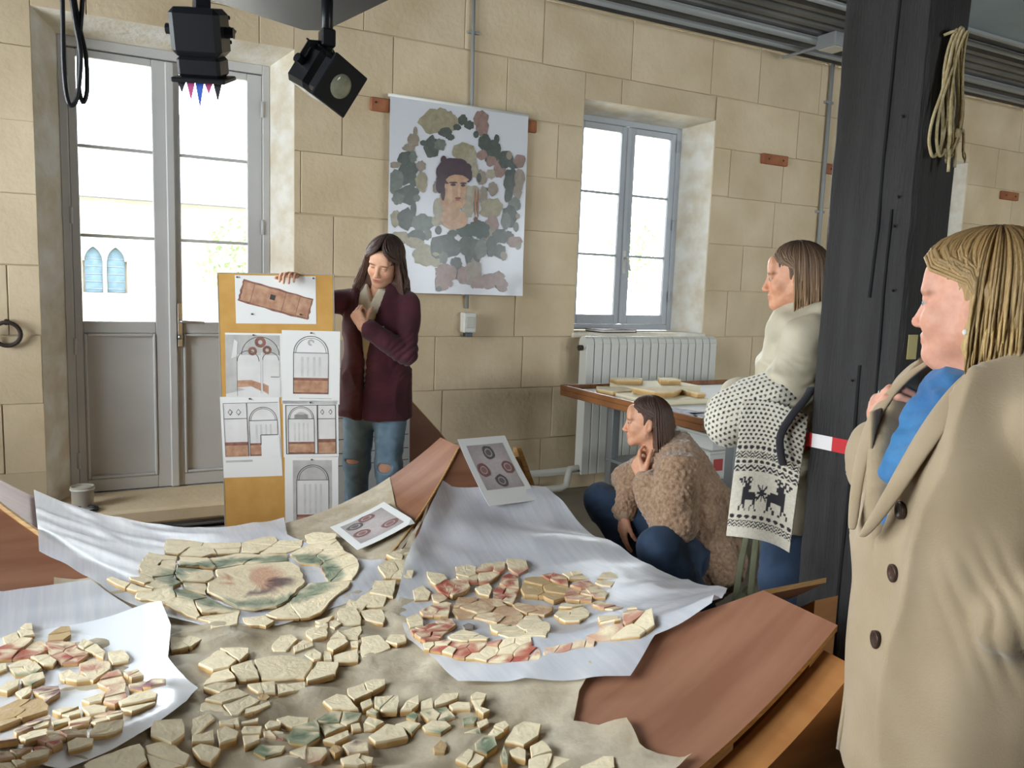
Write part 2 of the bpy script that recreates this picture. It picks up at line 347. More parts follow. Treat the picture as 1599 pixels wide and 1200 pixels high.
# ---------------------------------------------------------------- fixtures on the stone wall
def bracketed_pipe(name,pts,r,mat,label,cat,clips):
    o=tag(G().tube(pts,r,8).build(name,mat,None,True),label,cat)
    return o
t=thing('wall_conduit','grey vertical conduit running down behind the poster to a switch box','conduit',(2.26,4.925,1.2))
G().tube([(-.01,0,2.2),(0,0,1.4),(.005,0,.13)],.012,8).build('pipe',m_pipe,t,True)
for z in (1.9,.22): G().bbox(-.04,.04,-.004,.025,z,z+.016,.002).build('clip',m_pipe,t)
t=thing('switch_box','small grey switch box below the poster','switch',(2.272,4.90,1.17)); G().bbox(-.045,.045,-.02,.048,0,.135,.006).build('housing',m_white,t); G().bbox(-.03,.03,-.026,-.019,.03,.105,.004).build('rocker',m_wpipe,t); G().bbox(-.025,.025,-.01,.04,-.03,0,.004).build('gland',m_dkmetal,t)
t=thing('wall_conduit','thin grey conduit between the casement window and the dark post','conduit',(5.55,4.925,0))
G().tube([(0,0,3.42),(.003,0,1.0)],.016,8).build('pipe',m_pipe,t,True)
for z in (3.1,2.2,1.4): G().bbox(-.045,.045,-.004,.025,z,z+.02,.002).build('clip',m_pipe,t)
for x,z,lab in ((4.98,2.583,'wooden peg block on the wall right of the casement window'),(5.70,2.572,'wooden peg block partly hidden by the dark post'),(8.20,2.56,'wooden peg block at the far right of the stone wall')):
    t=thing('peg_block',lab,'block',(x,4.95,z),0,'wooden blocks set along the stone wall')
    G().bbox(-.14,.14,-.035,0,-.04,.04,.006).build('wood_body',m_brick,t); G().tube([(-.08,-.034,0),(-.08,-.038,0)],.008,8).build('screw',m_iron,t); G().tube([(.08,-.034,0),(.08,-.038,0)],.008,8).build('screw',m_iron,t)
# iron ring
t=thing('iron_ring','dark iron tethering ring on the wall left of the door','ring',(-.37,4.95,1.16))
G().tube([(.062*math.cos(a),-.03-.012*math.sin(a),-.01+.062*math.sin(a)) for a in np.linspace(0,2*math.pi,25)[:-1]],.011,8,closed=True).build('ring',m_iron,t,True)
G().tube([(0,0,.055),(0,-.03,.058),(0,-.045,.045)],.012,8).build('eye_bolt',m_iron,t,True)
# ---------------------------------------------------------------- poster with painted fragments
PX0,PX1,PZ0,PZ1=1.69,2.665,1.425,2.635
m_vinyl=M('white_glossy_vinyl',lin((214,216,222)),.22,spec=.5)
m_print=M('printed_colours',(1,1,1),.25,(.82,.8,.76),30,attr='Col')
post=thing('hanging_poster','white glossy poster of a young head inside a ring of green leaf fragments','poster',((PX0+PX1)/2,4.90,PZ1))
V=[];F=[];nx,nz=24,30;Wd=PX1-PX0;Hd=PZ1-PZ0
def pbulge(u,v): return -.006-.014*math.sin(math.pi*u)*v-.012*math.exp(-((v-1)/.12)**2)*(u>.9)*((u-.9)/.1)
for j in range(nz+1):
    for i in range(nx+1):
        u,v=i/nx,j/nz; V.append((-Wd/2+u*Wd,pbulge(u,v),-v*Hd))
F=[(j*(nx+1)+i,j*(nx+1)+i+1,(j+1)*(nx+1)+i+1,(j+1)*(nx+1)+i) for j in range(nz) for i in range(nx)]
sh=mesh('sheet',V,F,m_vinyl,post,True)
G().tube([(-Wd/2-.01,0,.0),(Wd/2+.005,0,.0)],.011,10).build('hanging_rail',m_white,post,True)
for x,lab in ((1.648,'wooden block behind the upper left end of the poster'),(2.70,'wooden block behind the upper right end of the poster')):
    t=thing('peg_block',lab,'block',(x,4.95,2.575),0,'wooden blocks set along the stone wall'); G().bbox(-.07,.05,-.03,0,-.04,.04,.006).build('wood_body',m_brick,t); G().tube([(-.04,-.029,.01),(-.04,-.034,.01)],.007,8).build('screw',m_iron,t)
# blobs measured on the poster (u,v in 0..1 from its upper left corner)
GRN=lin((112,120,112));DGR=lin((84,92,86));TAN=lin((150,138,124));PNK=lin((152,126,118));OLV=lin((160,152,126));SKN=lin((196,158,128));HAIR=lin((70,50,60));BUF=lin((168,160,140))
def q(px,py):  # crop of the poster (847x1200 units) -> u,v
    xl=0+(5 if py>500 else 8); xr=778-(py-170)*.045; u=(px-xl)/(xr-xl); vt=58+(px/778)*120; vb=1152+(px/740)*12
    return u,(py-vt)/(vb-vt)
BL=[(230,210,62,60,OLV),(300,200,50,50,OLV),(280,165,40,30,OLV),(345,215,24,40,OLV),(395,195,24,26,DGR),(432,225,26,22,DGR),(365,235,20,16,DGR),(300,262,34,24,DGR),(328,288,22,16,DGR),(498,190,38,42,PNK),(508,245,32,44,PNK),(470,275,14,18,DGR),
(225,345,36,56,DGR),(272,330,28,30,GRN),(130,305,28,36,TAN),(110,345,32,20,TAN),(182,320,16,14,DGR),(140,258,10,24,TAN),(95,410,42,40,DGR),(130,395,18,30,GRN),(35,440,32,16,TAN),(172,445,24,26,TAN),(125,465,26,32,DGR),(85,500,34,52,DGR),(40,520,34,50,GRN),(30,570,24,26,GRN),(128,520,20,44,DGR),(172,535,30,48,OLV),(100,605,56,46,DGR),(52,625,28,30,GRN),(148,622,16,18,GRN),
(45,735,26,44,OLV),(95,735,44,56,DGR),(132,680,14,36,DGR),(180,760,52,44,GRN),(205,822,20,28,GRN),(248,745,20,20,OLV),(65,845,48,34,OLV),(150,845,42,44,DGR),(140,872,40,30,OLV),(190,940,50,54,OLV),(250,965,38,34,OLV),(295,890,74,66,DGR),(290,955,22,32,GRN),(262,800,16,22,DGR),(410,885,36,50,DGR),(450,920,48,76,DGR),(495,900,32,50,GRN),(358,985,26,34,DGR),
(518,320,32,40,DGR),(565,375,44,56,DGR),(588,300,14,22,DGR),(505,385,28,26,PNK),(555,420,26,26,PNK),(605,465,34,44,PNK),(640,410,38,44,DGR),(685,440,28,24,DGR),(660,390,16,20,TAN),(722,420,32,32,PNK),(672,525,40,56,DGR),(655,600,22,40,DGR),(720,520,28,54,TAN),(710,590,24,36,TAN),(690,655,34,32,GRN),(665,720,42,50,DGR),(700,780,14,24,GRN),(640,745,24,40,GRN),(710,720,12,14,TAN),
(405,370,60,46,OLV),(440,410,30,46,BUF),(462,470,20,34,BUF),(500,510,26,38,TAN),(485,510,12,24,DGR),(550,490,24,24,BUF),(565,570,24,34,TAN),(520,575,13,12,DGR),(510,605,22,44,TAN),(450,600,40,44,BUF),(555,680,58,54,OLV),(560,770,36,52,PNK),(545,825,30,40,TAN),(605,830,44,40,DGR),(555,870,28,34,DGR),(655,830,26,24,DGR),(690,860,44,28,PNK),(712,885,14,18,TAN),(550,920,20,24,DGR),(600,915,34,34,DGR),(625,940,18,24,TAN),
(270,680,30,60,BUF),(250,750,24,26,BUF),(420,670,34,56,BUF),(255,560,24,30,TAN),
(300,1030,50,40,PNK),(280,1090,36,46,PNK),(330,1050,26,30,PNK),(325,1100,14,16,PNK),(395,1050,32,46,PNK),(455,1040,40,76,TAN),(480,1090,36,34,PNK),(535,1085,42,42,PNK),(590,1070,36,40,PNK),(615,1105,30,32,PNK),(265,1130,14,14,DGR),
(480,790,46,44,lin((70,86,78))),(420,800,60,34,lin((70,86,78))),(340,815,26,16,lin((76,90,82))),(500,800,40,40,lin((70,84,78)))]
FACE=[(345,740,76,56,SKN),(330,690,48,60,SKN),(350,640,56,48,SKN),(352,560,62,86,SKN),(300,620,30,60,lin((190,150,122))),
(300,480,52,62,HAIR),(340,450,80,48,HAIR),(390,465,54,44,HAIR),(425,495,22,40,HAIR),(270,545,24,50,HAIR),(285,590,12,46,HAIR),(290,415,16,26,HAIR),(355,425,60,22,HAIR),(362,520,62,26,SKN),
(340,536,24,5,HAIR),(340,548,15,7,lin((70,52,48))),(396,540,20,5,HAIR),(394,552,12,7,lin((70,52,48))),(372,588,7,30,lin((216,180,150))),(366,622,17,6,lin((140,62,52))),(364,632,12,4,lin((160,84,70))),(322,600,14,50,lin((206,170,140))),
(462,650,5,80,lin((170,116,80))),(478,650,5,80,lin((150,96,66))),(465,740,12,16,lin((96,62,50)))]
V=[];F=[];C_=[];rp=np.random.default_rng(5)
def blob(px,py,rx,ry,c,k,layer,rough=.22):
    n=18; base=len(V); jit=1+rough*(rp.random(n)-.5)*2*(1 if rx>18 else .3)
    for i in range(n):
        a=2*math.pi*i/n; u,v=q(px+rx*jit[i]*math.cos(a),py+ry*jit[i]*math.sin(a)); u=min(max(u,.008),.992); v=min(max(v,.008),.992)
        V.append((-Wd/2+u*Wd,pbulge(u,v)-.0016-.00004*k,-v*Hd)); s=.86+.28*rp.random(); C_.append([x*s for x in c])
    u,v=q(px,py); u=min(max(u,.008),.992); V.append((-Wd/2+u*Wd,pbulge(u,v)-.0016-.00004*k,-v*Hd)); C_.append([x*1.05 for x in c])
    for i in range(n): F.append((base+n,base+(i+1)%n,base+i))
for k,b in enumerate(BL+FACE): blob(b[0],b[1],b[2]*(1.12 if k<len(BL) else 1),b[3]*(1.12 if k<len(BL) else 1),b[4],k,0,.16 if k<len(BL) else .08)
pr=mesh('printed_picture',V,F,m_print,post,False,cols=C_); pr['label']='painted fragments and head printed on the sheet'
# ---------------------------------------------------------------- radiator, pipes
rad=thing('radiator','white ribbed column radiator under the casement window','radiator',(3.13,4.76,.15))
n=17; sw=1.215/n
for k in range(n):
    x=k*sw; g_=G(); g_.bbox(x+.003,x+sw-.003,0,.012,.0,.955,.004); g_.bbox(x+.012,x+sw-.012,.012,.11,.02,.93,.006); g_.tube([(x+.003,.055,.955),(x+sw-.003,.055,.955)],.05,10)
    g_.build('section',m_white,rad)
G().lathe([(.001,0),(.022,0),(.024,.02),(.018,.035),(.001,.035)],(0,0,0),12,mat=Matrix.Translation((1.215,.055,.92))@Matrix.Rotation(math.pi/2,4,'Y')).build('valve',m_chrome,rad,True)
G().lathe([(.001,0),(.02,0),(.02,.03),(.001,.03)],(0,0,0),12,mat=Matrix.Translation((-.03,.055,.92))@Matrix.Rotation(math.pi/2,4,'Y')).build('bleed_plug',m_iron,rad,True)
tag(G().tube([(1.9,4.89,.155),(6.5,4.89,.155)],.026,10).build('heating_pipe',m_wpipe,None,True),'upper white heating pipe along the foot of the wall','pipe')
tag(G().tube([(1.9,4.82,.05),(3.0,4.82,.05),(3.05,4.82,.065),(3.06,4.815,.13),(3.07,4.815,.185),(3.16,4.815,.19)],.026,10).build('heating_pipe',m_wpipe,None,True),'lower white heating pipe bending up into the radiator','pipe')
tag(G().tube([(-.6,4.80,.145-.05),(1.5,4.80,.145-.05)],.034,10).build('heating_pipe',m_pipe,None,True),'thick grey pipe running below the door step','pipe')
tag(G().tube([(-.6,4.72,.035),(1.5,4.72,.035)],.028,10).build('heating_pipe',m_pipe,None,True),'thinner grey pipe on the floor below the door step','pipe')
# things on the sill and step
t=thing('notebook','closed dark notebook lying on the window sill','notebook',(3.52,5.03,1.172),.12); G().bbox(-.17,.17,-.11,.11,0,.006,.002).build('cover',M('brown_cover',lin((96,70,60)),.6),t); G().bbox(-.165,.162,-.105,.105,.006,.017,.001).build('pages',m_paper,t); G().bbox(-.17,.17,-.11,.11,.017,.022,.002).build('cover',bpy.data.materials['brown_cover'],t)
t=thing('plastic_tub','translucent white plastic tub standing on the door step','tub',(-.045,4.86,.206)); G().lathe([(.001,0),(.05,0),(.054,.01),(.056,.10),(.060,.105),(.060,.118),(.052,.118),(.05,.012),(.001,.012)],(0,0,0),20).build('tub_body',M('milky_plastic',lin((214,204,190)),.4,trans=.3),t,True)
G().lathe([(.0605,.098),(.0625,.1),(.0625,.106),(.0605,.108)],(0,0,0),20).build('rim',m_white,t,True)
t=thing('magnifying_lens','black rimmed round lens lying on the door step before the tub','lens',(-.03,4.765,.206)); G().tube([(.055*math.cos(a),.055*math.sin(a),.012) for a in np.linspace(0,2*math.pi,29)[:-1]],.008,8,closed=True).build('rim',m_black,t,True); G().lathe([(.001,.008),(.05,.008),(.05,.013),(.001,.013)],(0,0,0),20).build('lens_glass',M('lens_glass',(.6,.62,.6),.1),t,True)
# ---------------------------------------------------------------- work table with finds
m_tabwood=M('brown_table_wood',lin((150,98,58)),.45,lin((120,76,44)),4,stretch=(6,1,1))
m_foam=M('cream_foam_board',lin((236,226,196)),.7)
m_legm=M('grey_steel_leg',lin((150,154,156)),.4,metal=.3)
tb=thing('work_table','wooden work table with raised rim before the radiator','table',(2.63,2.96,0))
G().bbox(0,1.9,0,1.32,.82,.855,.004).build('tabletop',m_tabwood,tb)
for (a,b,c,d) in ((0,.025,0,1.32),(1.875,1.9,0,1.32),(.025,1.875,0,.025),(.025,1.875,1.295,1.32)): G().bbox(a,b,c,d,.855,.885,.003).build('rim',m_tabwood,tb)
for x,y in ((.34,.12),(1.75,.12),(.34,1.2),(1.75,1.2)): G().bbox(x-.03,x+.03,y-.03,y+.03,0,.82,.004).build('leg',m_legm,tb)
for y in (.12,1.2): G().bbox(.37,1.72,y-.02,y+.02,.74,.8,.004).build('cross_rail',m_legm,tb)
G().bbox(.30,1.8,.1,1.22,.40,.42,.003).build('shelf',m_legm,tb)
tag(G().bbox(2.70,4.48,3.02,4.24,.8555,.8585,.001).build('table_paper',m_paper),'large white paper sheet covering the table top','paper')
t=thing('tray_box','white plastic tray on the shelf under the table with a red label','tray',(3.15,3.45,.42)); g_=G(); g_.bbox(0,.42,0,.3,0,.01,.003); g_.bbox(0,.42,0,.012,.01,.15,.003); g_.bbox(0,.42,.288,.3,.01,.15,.003); g_.bbox(0,.012,.012,.288,.01,.15,.003); g_.bbox(.408,.42,.012,.288,.01,.15,.003); g_.build('tray_body',M('pale_grey_plastic',lin((196,196,190)),.5),t); G().bbox(.03,.1,-.003,0,.05,.12,.001).build('red_label',M('red_label',lin((170,60,56)),.5),t); G().bbox(-.01,.43,-.01,.31,.15,.165,.004).build('lid',m_wpipe,t)
t=thing('tray_box','white lidded tray stacked on top of the tray with the red label','tray',(3.17,3.46,.586)); G().bbox(0,.40,0,.28,0,.08,.006).build('tray_body',bpy.data.materials['pale_grey_plastic'],t); G().bbox(-.01,.41,-.01,.29,.08,.095,.004).build('lid',m_wpipe,t)
for (x0,x1,y0,y1,z0,z1,lab) in ((2.74,3.16,3.50,3.86,.859,.89,'cream foam slab at the front of the work table'),(2.95,3.45,3.90,4.20,.859,.905,'cream foam slab at the back of the work table')):
    tag(G().bbox(x0,x1,y0,y1,z0,z1,.004).build('foam_slab',m_foam),lab,'foam slab')
for (x,y,a,lab) in ((2.80,3.30,.3,'printed sheet near the front edge of the table'),(2.86,3.14,-.2,'printed sheet at the front corner of the table')):
    t=thing('printed_sheet',lab,'paper',(x,y,.859),a); G().box(-.1,.1,-.14,.14,0,.0015).build('sheet',m_paper,t); G().box(-.08,.08,-.1,.1,.0016,.0021).build('picture',M('grey_print',lin((150,152,166)),.6,lin((196,198,206)),30),t)
# ---------------------------------------------------------------- plywood mould of a groin vault, upside down
XC,YC,L,E,Z0,ZG,PW=.562,2.367,.945,.23,.388,.75,2.15
def gz(s): return Z0+(ZG-Z0)*np.minimum(np.abs(s)/L,1.08)**PW
def zsurf(x,y): return np.minimum(gz(np.asarray(x)-XC),gz(np.asarray(y)-YC))
def patch(poly,step=.03):
    """plan polygon cut by a grid -> verts (n,2), faces"""
    bm=bmesh.new(); vs=[bm.verts.new((p[0],p[1],0)) for p in poly]; bm.faces.new(vs)
    P=np.array(poly); lo,hi=P.min(0),P.max(0)
    for ax in (0,1):
        v=math.floor(lo[ax]/step)*step+step
        while v<hi[ax]-1e-4:
            co=[0,0,0]; no=[0,0,0]; co[ax]=v+1.3e-5; no[ax]=1
            bmesh.ops.bisect_plane(bm,geom=bm.verts[:]+bm.edges[:]+bm.faces[:],plane_co=co,plane_no=no,dist=1e-6); v+=step
    bm.verts.index_update(); V=np.array([v.co[:2] for v in bm.verts]); F=[[v.index for v in f.verts] for f in bm.faces]
    Fo=[]
    for f in F:
        a=V[f]; s=np.sum(a[:,0]*np.roll(a[:,1],-1)-np.roll(a[:,0],-1)*a[:,1]); Fo.append(f if s>0 else f[::-1])
    bm.free(); return V,Fo
mould=thing('vault_mould','large inverted groin vault mould of curved reddish plywood panels','mould',(XC,YC,0))
def solid(name,V2,F,zf,th,mats,parent,off=(XC,YC)):
    z=zf(V2[:,0],V2[:,1]); top=np.column_stack([V2[:,0]-off[0],V2[:,1]-off[1],z]); bot=top.copy(); bot[:,2]-=th
    n=len(V2); cnt={}
    for f in F:
        for a,b in zip(f,f[1:]+f[:1]): cnt[(a,b)]=cnt.get((a,b),0)+1
    side=[(a,n+a,n+b,b) for (a,b) in cnt if (b,a) not in cnt]
    FF=[tuple(f) for f in F]+[tuple(i+n for i in f[::-1]) for f in F]+side
    fm=[0]*(2*len(F))+[1]*len(side)
    return mesh(name,np.vstack([top,bot]),FF,None,parent,False,mats=mats,fm=fm)
webs=[]
for k in range(4):
    c,s=[(1,0),(0,1),(-1,0),(0,-1)][k]
    rot=lambda p:(XC+p[0]*c-p[1]*s, YC+p[0]*s+p[1]*c)
    poly=[rot(p) for p in ((0,0),(L,L),(L,L+E),(-L,L+E),(-L,L))]
    V2,F=patch(poly,.045)
    lam=(lambda x,y:gz(x-XC)) if k%2==0 else (lambda x,y:gz(y-YC))
    o=solid('curved_panel',V2,F,lam,.014,[m_ply,m_plyedge],mould); webs.append(o)
    # arched rib under the outer edge, down to the floor
    u=np.linspace(-L*.985,L*.985,41); zt=gz(u)-.055; prof=[(a,b) for a,b in zip(u,zt)]+[(L*.985,0),(-L*.985,0)]
    g_=G(); n_=len(prof)
    for off in (L+E-.02,L+E+.07): g_.V+=[(p[0]*c-off*s,p[0]*s+off*c,p[1]) for p in prof]
    g_.F=[tuple(range(n_)),tuple(range(n_,2*n_))[::-1]]+[(i,n_+i,n_+(i+1)%n_,(i+1)%n_) for i in range(n_)]; g_.fm=[0]*len(g_.F)
    g_.build('arched_rib',m_plybox,mould)
# support boxes under the four corners
for sx,sy in ((1,1),(1,-1),(-1,1),(-1,-1)):
    x0,x1=sorted((sx*(L-.03),sx*(L-.25))); y0,y1=sorted((sy*(L-.03),sy*(L-.25)))
    G().bbox(x0,x1,y0,y1,0,.5,.004).build('corner_box',m_plybox,mould)
# raised end board beside the far right corner
G().prism([(.62,.30),(.99,.48),(.99,.72),(.955,.72),(.80,.56),(.62,.44)],0,L+E+.075,L+E+.10).build('end_board',m_plyedge,mould)
for a,b in ((.25,.93),):
    pts=[(t,t,float(gz(t))+.004) for t in np.linspace(a,b,14)]; G().tube(pts,.006,6).build('groin_batten',m_plyedge,mould)
    pts=[(-t,t,float(gz(t))+.004) for t in np.linspace(a,b,14)]; G().tube(pts,.010,6).build('groin_batten',m_plyedge,mould)
# ---------------------------------------------------------------- cloth sheets laid on the mould
m_beige=M('sand_coloured_mesh_cloth',lin((226,214,190)),.7,lin((202,186,156)),9,.9,16,trans=.15,alpha=.9)
m_gauze=M('white_interfacing_cloth',lin((236,238,244)),.3,lin((222,226,236)),5,.12,90,stretch=(14,1,1),trans=.1,alpha=.8,spec=.7)
m_film=M('white_plastic_film',lin((236,240,246)),.2,spec=.6,bump=.06,bscale=6)
def sheet(name,poly,off,mat,label,wr=.006,ws=5,seed=0,step=.025,zextra=None,cat='cloth',jag=0):
    P=[]
    for i,p in enumerate(poly):    # densify edge
        a=np.array(p,float); b=np.array(poly[(i+1)%len(poly)],float); n=max(1,int(np.linalg.norm(b-a)/.06))
        for k in range(n):
            t=a+(b-a)*k/n
            if jag: t=t+(RNG.random(2)-.5)*jag
            P.append(tuple(t))
    V2,F=patch(P,step)
    z=zsurf(V2[:,0],V2[:,1])+off
    nn=fbm(np.column_stack([V2*ws,np.full(len(V2),seed*9.1)]),3); rid=np.abs(2*fbm(np.column_stack([V2[:,0]*ws*.9+V2[:,1]*ws*.5,V2[:,1]*ws*1.6,np.full(len(V2),seed+4.)]),2)-1)
    z=z+wr*(np.maximum(nn-.35,0)*1.6+.5*(1-rid)**4)
    if zextra is not None: z=z+zextra(V2[:,0],V2[:,1])
    o=mesh(name,np.column_stack([V2,z]),F,mat,None,True); tag(o,label,cat)
    return o
bez=sheet('beige_cloth',[(.13,2.83),(.31,2.62),(.45,2.50),(.62,2.62),(.80,2.62),(1.0,2.80),(1.30,3.52),(.75,3.52),(.66,2.9),(1.0,2.76),(.92,2.42),(.95,2.0),(1.18,1.62),(1.06,1.58),(1.0,1.50),(1.08,1.40),(1.06,1.30),(1.12,1.21),(-.55,1.21),(-.58,1.7),(-.1,2.2),(-.05,2.7)][:1]+
 [(.45,2.47),(.86,2.60),(1.16,2.92),(1.30,3.10),(1.12,2.86),(.98,2.55),(.96,2.1),(1.18,1.63),(1.06,1.58),(1.0,1.50),(1.08,1.40),(1.06,1.30),(1.12,1.21),(-.55,1.21),(-.58,1.7),(-.1,2.2),(-.12,2.9)],.004,m_beige,'sand coloured crinkled mesh cloth under the bare cream fragments',.034,8,1,jag=.012)
bez2=sheet('beige_cloth',[(.70,3.53),(.62,3.0),(.86,2.62),(1.14,2.92),(1.16,3.2),(1.25,3.535)],.003,m_beige,'sand coloured cloth rising towards the board behind the ringed head',.006,5,8)
wb=sheet('white_cloth',[(-.20,3.55),(-.16,3.0),(-.02,2.86),(.13,2.67),(.32,2.49),(.50,2.44),(.80,2.53),(1.0,2.72),(.92,2.80),(.80,3.0),(.72,3.3),(.76,3.55)],.020,m_gauze,'white translucent cloth under the ringed head at the back',.014,5,2)
def tent(x,y):
    e=np.clip((x-1.30)/.4,0,1)*np.exp(-((y-2.25)/.75)**2)*.05
    ridge=.03*np.exp(-((x-1.33+(y-3.1)*-.75)/.035)**2)*np.clip((y-2.6)/.4,0,1)
    fold=.02*np.sin((x*.6+y)*16)*np.clip((x-1.25)/.3,0,1)*np.clip((y-2.35)/.3,0,1)
    return e+ridge+fold
wr_=sheet('white_cloth',[(1.335,3.10),(1.17,2.90),(1.03,2.72),(.91,2.49),(.83,2.16),(.85,1.84),(1.16,1.50),(1.27,1.55),(1.40,1.49),(1.56,1.62),(1.80,1.85),(1.86,2.25),(1.85,2.7),(1.80,3.02),(1.60,3.04)],.024,m_gauze,'white translucent cloth under the red fragments beside the crouching woman',.018,5,3,zextra=tent)
wl=sheet('white_cloth',[(-.60,2.90),(-.25,2.83),(-.01,2.84),(.11,2.66),(.0,2.3),(-.6,2.2)],.026,m_gauze,'white translucent cloth at the left edge above the plastic film',.008,5,4)
def filmz(x,y):
    return .028*np.exp(-((x-.16)/.10)**2-((y-2.5)/.35)**2)+.02*np.exp(-((x-.14)/.05)**2-((y-2.05)/.06)**2)
film=sheet('plastic_film',[(-.62,2.60),(-.25,2.61),(.185,2.65),(.20,2.50),(.175,2.3),(.225,2.05),(.19,1.97),(.02,1.72),(-.06,1.62),(-.62,1.62)],.028,m_film,'glossy white plastic film under the red fragments at the left',.004,3,5,zextra=filmz)
pinkstrip=None
